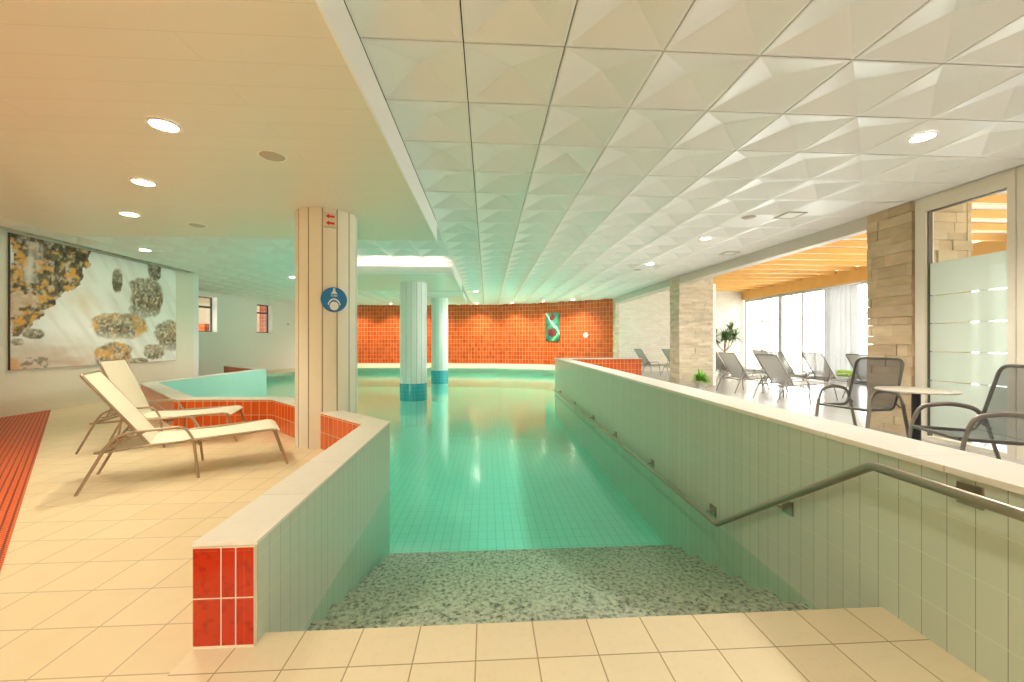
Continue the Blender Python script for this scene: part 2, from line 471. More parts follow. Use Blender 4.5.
# ------------------------------------------------------------------ floors
mb = MB()
mb.mat(M['deck'])
poly = [(-8.4, -3.0), (-1.205, -3.0), (-1.205, 1.775)] + MID_LINE[0:1] + MID_LINE[1:] + [(-9.4, 15.3), (-8.49, 16.28), (-8.1, 17.9), (-7.3, 20.6),
        (-2.38, 20.4), (0.5, 19.9), (2.5, 19.0), (4.0, 17.9), (4.8, 17.2), (5.6, 17.2), (5.6, 18.2), (4.2, 19.2), (2.78, 20.2), (0.65, 21.2), (-2.38, 21.8), (-12.5, 21.9),
        (-12.5, 11.6), (-8.4, 11.6)]
mb.prism(poly, -0.30, 0.0)
o = mb.build('floor', M['deck']); struct(o, 'sand coloured tiled deck beside and around the pool', 'floor')
o = MB().box(-1.205, 1.75 + 0.3, -3.0, STEP_Y, -0.3, 0.0).build('floor_entry_step', M['step_tile']); struct(o, 'ribbed yellow tiles of the top step at the front', 'floor')
o = MB().prism([(wall_x(-3) + 0.15, -3), (12.2, -3), (12.2, 17.6), (4.8, 17.6), (4.8, 12.95), (wall_x(12.8) + 0.15, 12.95)], -0.3, 0.0).build('floor_lounge', M['right_floor'])
struct(o, 'pale glossy tiled floor of the lounge by the windows', 'floor')

# pebbled steps going down into the water
mb = MB(); y = STEP_Y; z = 0.0
prof = [(STEP_Y, -0.005)]
nose = [(2.05, -0.15), (2.34, -0.29), (2.66, -0.40), (2.98, -0.50), (3.30, -0.59), (3.62, -0.68), (3.94, -0.77), (4.18, -0.86)]
yp = STEP_Y + 0.006
for yn, zn in nose:
    prof += [(yp, zn), (yn, zn)]; yp = yn
prof.append((yp, POOL - 0.02)); prof.append((STEP_Y, POOL - 0.02))
xa, xb = -0.98, 1.96
A = [mb.bm.verts.new((xa, yy, zz)) for yy, zz in prof]; B = [mb.bm.verts.new((xb, yy, zz)) for yy, zz in prof]
for i in range(len(prof)):
    j = (i + 1) % len(prof); mb.face([A[i], A[j], B[j], B[i]])
mb.face(A); mb.face(B[::-1])
o = mb.build('steps_into_pool', M['pebble']); struct(o, 'speckled grey pebble steps descending into the pool', 'steps')

# pool basin floor
pool_poly = [(wall_x(STEP_Y), STEP_Y), (wall_x(R_END), R_END), (2.2, 13.1), (4.8, 13.1), (4.8, 17.2), (4.0, 17.9), (2.5, 19.0), (0.5, 19.9), (-2.38, 20.4), (-7.3, 20.6),
             (-8.1, 17.9), (-8.49, 16.28), (-9.4, 15.3)] + POOL_LINE[::-1]
pool_poly[-1] = (POOL_LINE[0][0], STEP_Y)
mb = MB(); mb.prism(pool_poly, POOL - 0.1, POOL)
o = mb.build('floor_pool', M['pool_floor']); struct(o, 'turquoise tiled bottom of the pool', 'floor')
# pool edge along the far and left decks (vertical tiled face under the deck rim)
mb = MB()
edge = [(4.8, 13.1), (4.8, 17.2), (4.0, 17.9), (2.5, 19.0), (0.5, 19.9), (-2.38, 20.4), (-7.3, 20.6), (-8.1, 17.9), (-8.49, 16.28), (-9.4, 15.3)]
out = offset_line(edge, 0.06)
for i in range(len(edge) - 1):
    q = [edge[i], edge[i + 1], out[i + 1], out[i]]
    mb.prism(q[::-1], POOL, -0.08, M['pool_side'])
    q2 = [offset_line(edge, -0.03)[i], offset_line(edge, -0.03)[i + 1], out[i + 1], out[i]]
    mb.prism(q2[::-1], -0.08, 0.006, M['green'])
o = mb.build('trim_pool_edge'); struct(o, 'turquoise overflow rim along the far side of the pool', 'pool edge')

# water: a closed body, its rim and floor let 3 cm into the basin
wp = offset_line(pool_poly + pool_poly[:2], 0.03)[1:-1]
mb = MB(); mb.prism(wp, POOL - 0.05, WATER)
o = mb.build('pool_water', M['water']); tag(o, 'clear turquoise water filling the pool', 'water', kind='stuff')

# ------------------------------------------------------------------ parapets round the pool
def parapet(name, i0, i1, cuts, label, first_cap=False):
    D = DECK_LINE[i0:i1 + 1]; P = POOL_LINE[i0:i1 + 1]
    if cuts:
        (f0, f1) = cuts
        if f0: D[0] = f0[0]; P[0] = f0[1]
        if f1: D[-1] = f1[0]; P[-1] = f1[1]
    mb = MB(); ztop = 0.415
    n = len(D)
    for i in range(n - 1):
        q = [D[i], D[i + 1], P[i + 1], P[i]]   # clockwise when pool is on the right
        sides = [M['green'], None, M['orange'], None]   # after reversal: P i->P i+1 ...
        qq = [P[i], P[i + 1], D[i + 1], D[i]]
        mb.prism(qq, POOL - 0.05, ztop, M['grout'], M['grout'], sides=[M['aqua'] if i0 else M['green'], M['grout'], M['orange'], M['grout']])
    o = mb.build(name); struct(o, label, 'low wall')
    mb = MB()
    Dc = [Vector(a) + (Vector(a) - Vector(b)).normalized() * 0.005 for a, b in zip(D, P)]
    Pc = [Vector(b) + (Vector(b) - Vector(a)).normalized() * 0.005 for a, b in zip(D, P)]
    if first_cap:
        Dc[0].y -= 0.012; Pc[0].y -= 0.012
    for i in range(n - 1):
        mb.prism([tuple(Pc[i]), tuple(Pc[i + 1]), tuple(Dc[i + 1]), tuple(Dc[i])], ztop + 0.002, 0.432)
    # thin shadow joint under the stone
    c = mb.build('trim_coping', M['coping']); struct(c, 'cream coping stone on the ' + label.split(' ', 1)[1], 'coping')
    return o

def cut(t):
    """pair of points across the wall, t along the diagonal segment 1-2"""
    a = Vector(DECK_LINE[1]).lerp(Vector(DECK_LINE[2]), t); b = Vector(POOL_LINE[1]).lerp(Vector(POOL_LINE[2]), t)
    return (tuple(a), tuple(b))
parapet('wall_pool_front', 0, 2, (None, cut(0.42)), 'the low tiled wall left of the steps', True)
parapet('wall_pool_left', 1, 6, (cut(0.57), None), 'the low orange wall round the pool bay')
# red end face of the front parapet: six tiles with pale joints
mb = MB()
x0, x1 = -1.203, -0.962
mb.mat(M['grout']).box(x0, x1, 1.7565, 1.777, 0.0, 0.414)
mb.mat(M['red'])
cx = [x0 + 0.001, x0 + 0.108, x0 + 0.114, x0 + 0.166, x0 + 0.172, x1 - 0.001]
for a, b in ((cx[0], cx[1]), (cx[2], cx[3]), (cx[4], cx[5])):
    for za, zb in ((0.012, 0.203), (0.209, 0.412)): mb.box(a, b, 1.755, 1.765, za, zb)
o = mb.build('trim_wall_end'); struct(o, 'red glazed tiles on the end of the low wall', 'tiles')

# right parapet (tall, green) and the orange return at its far end
mb = MB(); yA, yB = -3.0, R_END
q = [(wall_x(yA), yA), (wall_x(yA) + R_T, yA), (wall_x(yB) + R_T, yB), (wall_x(yB), yB)]
mb.prism(q, POOL - 0.05, 0.728, M['green'], M['grout'], sides=[M['grout'], M['right_floor'], M['green'], M['green']])
o = mb.build('wall_pool_right'); struct(o, 'tall green tiled wall with handrail right of the steps', 'wall')
mb = MB()
q = [(wall_x(yA) - 0.012, yA), (wall_x(yA) + R_T + 0.012, yA), (wall_x(yB) + R_T + 0.012, yB + 0.012), (wall_x(yB) - 0.012, yB + 0.012)]
mb.prism(q, 0.732, 0.758)
o = mb.build('trim_coping_right', M['coping']); struct(o, 'cream coping stone on the green wall right of the steps', 'coping')
mb = MB()
xe = wall_x(R_END) + R_T
mb.prism([(xe, 12.5), (4.8, 12.5), (4.8, 12.8), (xe, 12.8)], -0.3, 0.728, M['orange'], M['grout'], sides=[M['orange'], M['orange'], M['green'], None])
o = mb.build('wall_pool_return'); struct(o, 'low orange tiled wall at the far end of the green wall', 'low wall')
o = MB().box(xe + 0.014, 4.815, 12.485, 12.815, 0.732, 0.758).build('trim_coping_return', M['coping']); struct(o, 'cream coping stone on the far orange low wall', 'coping')

# ------------------------------------------------------------------ far wall, left walls
mb = MB()
back = offset_line(FAR, -0.2)
for i in range(len(FAR) - 1):
    q = [FAR[i], FAR[i + 1], back[i + 1], back[i]]
    mb.prism(q, 0.17, 3.3, M['orange_far'])
o = mb.build('wall_far'); struct(o, 'curved orange tiled wall behind the pool', 'wall')
mb = MB(); fr = offset_line(FAR, 0.04)
for i in range(len(FAR) - 1):
    mb.prism([fr[i], fr[i + 1], FAR[i + 1], FAR[i]], 0.0, 0.17)
o = mb.build('baseboard_far', M['coping']); struct(o, 'pale kerb at the foot of the orange wall', 'kerb')

o = MB().box(-8.3, -8.1, -3.0, 11.85, 0.0, 3.3).build('wall_left', M['left_wall']); struct(o, 'cream wall carrying the waterfall picture', 'wall')
o = MB().box(-8.1, -8.085, -3.0, 11.85, 0.0, 0.07).build('baseboard_left', M['left_wall']); struct(o, 'narrow baseboard below the waterfall picture', 'baseboard')
o = MB().box(-8.3, 12.2, -3.3, -3.05, -0.3, 3.9).build('wall_back', M['left_wall']); struct(o)
o = MB().box(-12.6, -8.1, 11.85, 12.05, 0.0, 3.3).build('wall_left_return', M['white_wall']); struct(o)

def wall_run(p0, p1, thick, z0, z1, openings):
    """wall on a line; openings (y0,y1,za,zb) given by y; body lies to the -x side"""
    p0 = Vector(p0); p1 = Vector(p1); d = (p1 - p0); L = d.length; ang = math.atan2(d.y, d.x)
    T = Matrix.Translation((p0.x, p0.y, 0)) @ Matrix.Rotation(ang, 4, 'Z')
    mb = MB(); s = 0
    sy = lambda y: (y - p0.y) / d.y * L
    for (a, b, za, zb) in openings:
        sa, sb = sy(a), sy(b)
        mb.box(s, sa, 0, thick, z0, z1, T=T); mb.box(sa, sb, 0, thick, z0, za, T=T); mb.box(sa, sb, 0, thick, zb, z1, T=T); s = sb
    mb.box(s, L, 0, thick, z0, z1, T=T)
    return mb, T, sy
OPEN = [(15.35, 16.42, 1.64, 2.97), (18.25, 19.1, 1.66, 2.9)]
mb, TW, SY = wall_run((white_wall_x(12.0), 12.0), (white_wall_x(22), 22), 0.30, 0, 3.3, OPEN)
o = mb.build('wall_left_far', M['white_wall']); struct(o, 'white wall with two small windows left of the pillar', 'wall')
for k, (a, b, za, zb) in enumerate(OPEN):
    sa, sb = SY(a) + 0.002, SY(b) - 0.002
    root = empty('window_%d' % (k + 1), TW @ Vector(((sa + sb) / 2, 0.24, za)), math.atan2(10, 10 * 3.2 / 12))
    w = (sb - sa) / 2; h = zb - za
    f = MB()
    for bx in ((-w, -w + 0.04, 0, h), (w - 0.04, w, 0, h), (-w, w, 0, 0.04), (-w, w, h - 0.04, h), (-w, w, h * 0.68, h * 0.74)):
        f.box(bx[0], bx[1], 0, 0.05, bx[2] + 0.002, bx[3] - 0.002)
    f.build('window_frame', M['edge_dark'], root)
    MB().box(-w + 0.03, w - 0.03, 0.02, 0.028, 0.03, h - 0.03).build('window_pane', M['glass'], root)
    struct(root, ('small dark framed window in the white wall, the one next to the cream wall', 'small dark framed window in the white wall, the one next to the pillar')[k], 'window')
# the room behind those windows
mb = MB(); mb.box(-16.5, -16.3, 12.1, 23, 0, 3.3); mb.box(-16.5, white_wall_x(22.2) - 0.4, 22.6, 22.8, 0, 3.3)
o = mb.build('wall_back_room', M['left_wall']); struct(o)
o = MB().prism([(-16.5, 12.1), (-12.4, 12.1), (white_wall_x(22) - 0.45, 22), (-9.6, 22.6), (-16.5, 22.6)], -0.2, 0.0).build('floor_back_room', M['deck']); struct(o)
o = MB().box(-16.5, white_wall_x(15) - 0.4, 12.1, 22.8, 3.3, 3.5).build('ceiling_back_room', M['left_wall']); struct(o)
o = MB().box(-13.8, -12.9, 19.6, 19.9, 0.0, 2.1).build('wall_back_room_partition', M['orange']); struct(o)

# ------------------------------------------------------------------ ceilings
S = 0.6435; X0 = -0.148; Y0 = 2.58
mb = MB(); mb.mat(M['ceiling_tile'])
g = 0.0045; gy = 0.0065; e = 0.022; FLAT = [(3.97, 3.51), (3.94, 7.17), (3.9, 9.6), (3.92, 5.92), (3.9, 10.4), (4.47, 5.79), (5.1, 8.34), (0.5, -1.0), (3.9, -0.6), (-0.4, 15.2), (-5.6, 12.2), (-6.96, 8.8)]
FLAT += [(-6.6, 20.5), (-4.7, 20.4), (-2.6, 20.3), (-0.5, 20.0), (1.2, 19.5), (2.6, 18.8), (3.8, 17.9)]; dep = 0.08
for i in range(-19, 9):
    for j in range(-9, 30):
        xa, xb = X0 + i * S, X0 + (i + 1) * S; ya, yb = Y0 + j * S, Y0 + (j + 1) * S
        xc, yc = (xa + xb) / 2, (ya + yb) / 2
        if xb < -0.79 and xa > -6.25 and yb < 6.6: continue
        if xa < -8.2 and yc < 11.6: continue
        if xc < white_wall_x(yc) - 0.3: continue
        xb2 = min(xb, 5.75)
        if xb2 - xa < 0.1: continue
        if xa < -0.785 < xb and yb < 6.6: xa = -0.785
        P = [(xa + g, ya + gy), (xb2 - g, ya + gy), (xb2 - g, yb - gy), (xa + g, yb - gy)]
        I = [(xa + e, ya + e), (xb2 - e, ya + e), (xb2 - e, yb - e), (xa + e, yb - e)]
        ov = [mb.bm.verts.new((x, y, HC)) for x, y in P]; iv = [mb.bm.verts.new((x, y, HC)) for x, y in I]
        ap = mb.bm.verts.new((xc if xb2 == xb else (xa + xb2) / 2, yc, HC + dep)); uv = [mb.bm.verts.new((x, y, HC + 0.03)) for x, y in P]
        if any(xa <= px_ <= xb and ya <= py_ <= yb for px_, py_ in FLAT): ap.co.z = HC
        for k in range(4):
            l = (k + 1) % 4
            mb.face([ov[k], iv[k], iv[l], ov[l]]); mb.face([iv[k], ap, iv[l]]); mb.face([uv[k], ov[k], ov[l], uv[l]])
mb.mat(M['ceiling_gap']); mb.box(-12.6, 5.74, -3.2, 21.9, HC + dep + 0.02, HC + dep + 0.06)
for i in range(-19, 10):   # dark runners seen in the joints
    x = X0 + i * S
    mb.box(x - 0.012, x + 0.012, -3.2, 21.5, HC + 0.024, HC + 0.028) if not (-6.25 < x < -0.79) else mb.box(x - 0.012, x + 0.012, 6.6, 21.5, HC + 0.024, HC + 0.028)
for j in range(-9, 31):
    y = Y0 + j * S
    if y < 6.6: mb.box(-0.78, 5.7, y - 0.012, y + 0.012, HC + 0.0285, HC + 0.03)
    else: mb.box(-12, 5.7, y - 0.012, y + 0.012, HC + 0.0285, HC + 0.03)
o = mb.build('ceiling', recalc=False, crease=4); struct(o, 'white ceiling of folded square tiles above the pool', 'ceiling')

mb = MB(); mb.mat(M['panel_ceiling']); mb.box(-6.2, -0.80, -3.2, 6.5, LC, LC + 0.26)
o = mb.build('ceiling_dropped'); struct(o, 'lower cream panelled ceiling with downlights over the left deck', 'ceiling')
o = MB().box(-0.80, -0.785, -3.2, 6.51, LC - 0.004, HC - 0.002).build('trim_fascia', M['white_paint']); struct(o, 'bright white fascia between the two ceiling heights', 'trim')
o = MB().box(-6.2, -0.80, 6.5, 6.515, LC, HC - 0.002).build('trim_fascia_far', M['white_paint']); struct(o)
# dropped square round the two pool columns
mb = MB()
mb.mat(M['panel_ceiling']).box(-3.9, -0.80, 9.68, 12.9, LC, HC - 0.002)
mb.mat(M['white_paint']); mb.box(-3.9, -0.80, 9.66, 9.68, LC, HC - 0.002); mb.box(-0.80, -0.78, 9.66, 12.9, LC - 0.01, HC - 0.002)
mb.box(-3.9, -0.80, 9.44, 9.66, LC - 0.012, LC + 0.004); mb.box(-3.9, -0.80, 9.44, 9.455, LC + 0.004, LC + 0.13)
o = mb.build('ceiling_soffit'); struct(o, 'dropped white soffit round the nearer pool column', 'soffit')
root = empty('added_cove_lamp', (-2.0, 9.56, LC + 0.004)); tag(root, 'added linear cove lamp glowing on top of the soffit edge before the nearer column', 'added strip lamp')  # strip lamp added to brighten the soffit front and the ceiling above
MB().box(-1.3, 1.1, -0.035, 0.035, 0.0, 0.02).build('added_lamp_housing', M['white_paint'], root)
MB().box(-1.28, 1.08, -0.02, 0.02, 0.021, 0.045).build('added_lamp_tube', emit_mat('added_cove_tube', (1.0, 0.92, 0.78), 3.5), root)
mb = MB()
mb.mat(M['panel_ceiling']).box(-2.9, -0.85, 14.5, 17.0, LC + 0.05, LC + 0.2)
mb.mat(M['white_paint']); mb.box(-2.92, -0.83, 14.48, 14.5, LC + 0.04, LC + 0.17); mb.box(-0.85, -0.83, 14.5, 17.0, LC + 0.04, LC + 0.17)
o = mb.build('ceiling_soffit_far'); struct(o, 'dropped white soffit round the farther pool column', 'soffit')

# ------------------------------------------------------------------ round columns
def ribbed(name, c, r, n, z0, z1, mat, groove=0.010, band=None, label=''):
    mb = MB(); mb.mat(mat)
    st = 2 * PI / n; dl = 0.007 / r
    pts = []
    for k in range(n):
        a = k * st
        for (aa, rr) in ((a + dl, r), (a + st / 2, r), (a + st - dl, r), (a + st - dl * 0.4, r - groove), (a + st + dl * 0.4, r - groove)):
            pts.append((c[0] + rr * math.cos(aa), c[1] + rr * math.sin(aa)))
    lo = [mb.bm.verts.new((x, y, z0)) for x, y in pts]; hi = [mb.bm.verts.new((x, y, z1)) for x, y in pts]
    for k in range(len(pts)):
        j = (k + 1) % len(pts)
        mb.mat((M['groove_white'] if band else M['groove']) if k % 5 in (2, 3, 4) else mat); mb.face([lo[k], lo[j], hi[j], hi[k]])
    mb.mat(mat); mb.face(hi); mb.face(lo[::-1])
    if band:
        mb.mat(band[0]); mb.lathe([(r + 0.004, band[1]), (r + 0.004, band[2])], 40, (c[0], c[1], 0))
    o = mb.build(name); struct(o, label, 'column')
    return o
PIL = (-2.02, 5.32)
ribbed('column', PIL, 0.36, 14, 0.0, LC, M['column_panel'], label='thick cream panelled pillar with the blue round sign')
ribbed('column', (-1.98, 11.22), 0.355, 16, POOL, LC, M['column_white'], band=(M['blue_band'], -0.30, 0.16), label='white ribbed column in the water with a blue foot, the nearer one')
ribbed('column', (-1.78, 15.6), 0.31, 16, POOL, LC + 0.05, M['column_white'], band=(M['blue_band'], -0.30, 0.20), label='white ribbed column in the water with a blue foot, the farther one')

# ------------------------------------------------------------------ stone pillars, end wall, right side
def stone_pillar(name, x0, x1, y0, y1, z1, course, seed, label, pal, depth=0.05):
    rnd = random.Random(seed); mb = MB(); mb.mat(M['stone'])
    mb.box(x0 + depth, x1 - depth, y0 + depth, y1 - depth, 0, z1, pal[0])
    z = 0.0
    while z < z1 - 0.01:
        h = min(course * rnd.uniform(0.75, 1.25), z1 - z)
        for side in range(4):
            L0, L1 = (y0, y1) if side in (0, 1) else (x0, x1)
            p = L0
            while p < L1 - 0.01:
                w = min(rnd.uniform(0.2, 0.55), L1 - p)
                if L1 - p - w < 0.1: w = L1 - p
                o = rnd.uniform(-0.012, 0.012); c = rnd.choice(pal); f = rnd.uniform(0.90, 1.08); c = tuple(min(1, v * f) for v in c)
                a, b = p, p + w - 0.003; za, zb = z + 0.002, z + h - 0.002
                if side == 0: mb.box(x0 - o, x0 + depth + 0.01, a, b, za, zb, c)
                elif side == 1: mb.box(x1 - depth - 0.01, x1 + o, a, b, za, zb, c)
                elif side == 2: mb.box(a, b, y0 - o, y0 + depth + 0.01, za, zb, c)
                else: mb.box(a, b, y1 - depth - 0.01, y1 + o, za, zb, c)
                p += w
        z += h
    o = mb.build(name, M['stone'], recalc=False); struct(o, label, 'pillar')
BROWN = [(0.52, 0.38, 0.22), (0.57, 0.43, 0.26), (0.50, 0.37, 0.22), (0.59, 0.46, 0.29), (0.54, 0.41, 0.25)]
PALE = [(0.62, 0.52, 0.37), (0.67, 0.58, 0.43), (0.65, 0.55, 0.40), (0.69, 0.60, 0.46)]
stone_pillar('pillar', 5.64, 6.5, 5.12, 5.76, HC, 0.135, 3, 'brown stacked stone pillar beside the glass door', BROWN)
stone_pillar('pillar', 5.46, 6.45, 11.35, 11.95, HC, 0.075, 5, 'pale brick pillar in front of the loungers', PALE)
stone_pillar('pillar', 5.47, 5.62, 17.18, 17.9, HC, 0.1, 9, 'narrow stone pier at the right end of the orange wall', PALE)
o = MB().box(6.45, 6.56, 11.40, 11.9, 0, 2.93).build('trim_post', M['white_paint']); struct(o, 'white post on the window side of the pale brick pillar', 'post')
o = MB().box(5.62, 12.2, 17.2, 17.5, 0, 3.9).build('wall_end', M['brick']); struct(o, 'pale cream brick end wall of the lounge', 'wall')

# hall edge beam and the wall above it
o = MB().prism([(5.645, 5.765), (5.8, 5.765), (5.8, 11.34), (5.48, 11.34)], 2.93, HC).build('beam', M['beam_paint']); struct(o, 'grey-beige edge beam between the stone pillar and the brick pillar', 'beam')
o = MB().prism([(5.47, 11.96), (5.8, 11.96), (5.8, 17.15), (5.42, 17.15)], 2.93, HC).build('beam', M['beam_paint']); struct(o, 'grey-beige edge beam between the brick pillar and the end wall', 'beam')
o = MB().box(5.75, 5.85, -3.0, 17.2, HC, 3.9).build('wall_over_beam', M['white_paint']); struct(o)
o = MB().box(5.85, 12.0, -3.0, 17.2, 3.57, 3.9).build('ceiling_lounge', M['white_paint']); struct(o, 'white ceiling above the timber joists', 'ceiling')
WX = 11.2
o = MB().box(WX - 0.12, WX + 0.06, -3.0, 17.2, 3.08, 3.52).build('beam', M['wood']); struct(o, 'wide orange timber beam above the windows', 'beam')
for k in range(26):
    y = 16.75 - 0.72 * k
    o = MB().box(5.86, WX - 0.125, y - 0.05, y + 0.05, 3.42, 3.56).build('joist', M['wood'])
    tag(o, 'orange timber joist spanning from the pool hall to the windows', 'joist', 'orange ceiling joists', 'structure')

# glazed facade: posts, frames, panes
posts = [17.1, 14.97, 12.83, 10.7, 8.55, 6.4, 4.25, 2.1, -0.05, -2.2]
for k in range(len(posts) - 1):
    b, a = posts[k], posts[k + 1]
    root = empty('window_%d' % (k + 3), (WX, (a + b) / 2, 0))
    struct(root, 'tall glazed bay of the window front, %s' % ('at the corner by the end wall', 'second from the end wall', 'behind the curtain', 'beside the stone pillar', 'behind the glass door', 'f', 'g', 'h', 'i')[k] if k < 5 else None, 'window')
    w = (b - a) / 2; m = MB(); 
    m.box(-0.06, 0.06, w - 0.09, w - 0.002, 0, 3.08); m.box(-0.06, 0.06, -w + 0.002, -w + 0.09, 0, 3.08)
    m.box(-0.05, 0.05, -w + 0.09, w - 0.09, 2.98, 3.08); m.box(-0.05, 0.05, -w + 0.09, w - 0.09, 0, 0.10)
    m.box(-0.035, 0.035, -0.035, 0.035, 0.1, 2.98)
    m.build('window_frame', M['window_paint'], root)
    m = MB(); m.box(-0.012, 0.012, -w + 0.09, w - 0.09, 2.10, 2.13); m.box(-0.012, 0.012, w * 0.5 - 0.012, w * 0.5 + 0.012, 0.1, 2.98); m.box(-0.012, 0.012, -w * 0.5 - 0.012, -w * 0.5 + 0.012, 0.1, 2.98)
    m.build('glazing_bar', M['grey_plastic'], root)
    MB().box(-0.004, 0.004, -w + 0.08, w - 0.08, 0.09, 2.99).build('window_pane', M['glass'], root)
o = MB().box(11.3, 40, -20, 40, -0.3, -0.06).build('ground', plain('snow_ground', (0.8, 0.8, 0.78), 0.9)); struct(o)

# curtain gathered in the third bay
mb = MB(); pts = []
for k in range(61):
    t = k / 60; pts.append((10.95 + 0.045 * math.sin(t * PI * 13), 12.7 - 1.15 * t))
for a, b in zip(pts, pts[1:]):
    mb.face([(a[0], a[1], 0.03), (b[0], b[1], 0.03), (b[0], b[1], 2.98), (a[0], a[1], 2.98)], smooth=True)
    mb.face([(a[0] + 0.006, a[1], 0.03), (a[0] + 0.006, a[1], 2.98), (b[0] + 0.006, b[1], 2.98), (b[0] + 0.006, b[1], 0.03)], smooth=True)
root = empty('curtain', (0, 0, 0)); tag(root, 'sheer white curtain gathered beside the window near the stone pillar', 'curtain')
mb.build('curtain_fabric', M['sheer'], root, recalc=False)
MB().tube([(10.95, 12.8, 3.0), (10.95, 11.4, 3.0)], 0.014).build('curtain_rail', M['white_paint'], root)

# glass doors beside the stone pillar
def glass_door(idx, ya, yb, label):
    root = empty('door_%d' % idx, (5.72, (ya + yb) / 2, 0)); struct(root, label, 'glass door' if label else None)
    w = (yb - ya) / 2; m = MB()
    for bx in ((w - 0.13, w - 0.001, 0, HC), (-w + 0.001, -w + 0.075, 0, HC), (-w + 0.075, w - 0.13, 2.95, HC), (-w + 0.075, w - 0.13, 0, 0.05)):
        m.box(-0.06, 0.06, bx[0], bx[1], bx[2], bx[3] - 0.001)
    m.build('door_frame', M['frame_cream'], root)
    m = MB()
    for bx in ((w - 0.142, w - 0.13, 0.05, 2.95), (-w + 0.075, w - 0.142, 2.938, 2.95)): m.box(-0.03, 0.03, *bx)
    m.build('glazing_seal', M['edge_dark'], root)
    MB().box(-0.004, 0.004, -w + 0.07, w - 0.12, 0.045, 2.96).build('glass_pane', M['glass'], root)
    m = MB(); zs = [0.10, 0.76, 1.13, 1.49, 1.85, 2.27]
    for za, zb in zip(zs, zs[1:]): m.box(-0.0075, -0.0045, -w + 0.076, w - 0.143, za + 0.012, zb)
    m.build('frosted_band', M['frost'], root)
glass_door(1, 4.06, 5.10, 'frosted glass door with clear stripes right of the stone pillar')
glass_door(2, 2.98, 4.055, None)
o = MB().box(5.66, 5.78, -3.0, 2.975, 0, HC).build('wall_right', M['frame_cream']); struct(o)

# ------------------------------------------------------------------ handrail
root = empty('handrail', (wall_x(1.8), 1.8, 0)); OX, OY = wall_x(1.8), 1.8
rx = lambda y: wall_x(y) - 0.085
RP = [(rx(0.2), 0.2, 0.685), (rx(1.80), 1.80, 0.685), (rx(3.15), 3.15, -0.185), (rx(12.4), 12.4, -0.185)]
loc = lambda p: (p[0] - OX, p[1] - OY, p[2])
mb = MB(); mb.tube([loc(p) for p in RP], 0.021, 12, fillet=0.02)
mb.build('rail', M['steel'], root)
for yy in (0.55, 1.47, 2.46, 3.35, 4.69, 6.18, 7.62, 9.4, 11.6):
    if yy < 1.8: zr = 0.685
    elif yy < 3.15: zr = 0.685 + (yy - 1.8) / 1.35 * (-0.87)
    else: zr = -0.185
    up = 0.02 if yy < 1.8 else (0.06 if yy > 3.15 else 0.0)
    m = MB(); m.tube([loc((rx(yy), yy, zr - 0.015)), loc((rx(yy) + 0.03, yy, zr - 0.035 + up)), loc((wall_x(yy) - 0.008, yy, zr - 0.035 + up))], 0.009, 8, fillet=0.02)
    b = m.build('bracket', M['steel'], root)
    m = MB(); s_ = 0.042
    m.box(wall_x(yy) - OX - 0.012, wall_x(yy) - OX - 0.001, yy - OY - s_, yy - OY + s_, zr - 0.035 + up - s_, zr - 0.035 + up + s_)
    pl = m.build('wall_plate', M['steel'], b)
tag(root, 'steel handrail running down the green wall into the pool', 'handrail')

# underwater lamps added on unseen pool walls to brighten the water
for (x, y, ang_, lab) in ((-3.9, 6.515, PI / 2, 'on the bay wall behind the orange tiles'), (3.4, 13.1, PI / 2, 'behind the far end of the green wall')):
    if ang_ == PI / 4:
        q0, q1 = Vector(POOL_LINE[1]), Vector(POOL_LINE[2]); q = q0.lerp(q1, 0.32); x, y = q.x + 0.004, q.y + 0.004
    elif x < 0:
        q0, q1 = Vector(POOL_LINE[2]), Vector(POOL_LINE[3]); q = q0.lerp(q1, 0.5); x, y = q.x, q.y + 0.004
    else: y = 12.815
    root = empty('added_underwater_lamp', (x, y, -0.58), ang_)
    TL = Matrix.Rotation(PI / 2, 4, 'Y')
    MB().lathe([(0.0, 0.0), (0.10, 0.0), (0.10, 0.012), (0.085, 0.018), (0.085, 0.010), (0.0, 0.010)], 24, T=TL, caps=False).build('added_lamp_rim', M['steel'], root)
    MB().lathe([(0.0, 0.010), (0.083, 0.010), (0.083, 0.014), (0.0, 0.014)], 24, T=TL, caps=False).build('lens', M['lamp_under_added'], root)
    tag(root, 'added round underwater lamp ' + lab, 'pool lamp', 'added underwater pool lamps')
    ld = bpy.data.lights.new('added_underwater_beam', 'SPOT'); ld.energy = 45 if x < 0 else 80; ld.spot_size = 2.8; ld.spot_blend = 1.0
    ld.color = (1.0, 0.98, 0.90); ld.shadow_soft_size = 0.1
    lo = bpy.data.objects.new('added_underwater_beam', ld); COL.objects.link(lo); lo.parent = root; lo.location = (0.05, 0, 0); lo.rotation_euler = (0, -PI / 2, 0)

# ------------------------------------------------------------------ floor grate
mb = MB(); a = Vector((-1.35, 1.0)); b = Vector((-8.06, 8.08)); d = (b - a).normalized(); n = Vector((-d.y, d.x))
q = [a, b, Vector((-8.06, 6.2)), a + n * 1.35]
if True:
    q = [(-1.35, 1.03), (-8.06, 8.10), (-8.06, 6.15), (-2.3, 0.08)]
    vs = [(x, y, 0.006) for x, y in q]
    uvs = [((Vector((x, y)) - a).dot(d), (Vector((x, y)) - a).dot(n)) for x, y in q]
    mb.face(vs, uvs=uvs)
    for i in range(4):
        p, r_ = q[i], q[(i + 1) % 4]
        mb.face([(p[0], p[1], 0.0), (r_[0], r_[1], 0.0), (r_[0], r_[1], 0.006), (p[0], p[1], 0.006)])
o = mb.build('floor_mat', M['grate']); tag(o, 'orange ribbed drainage mat lying diagonally on the deck by the wall', 'mat')

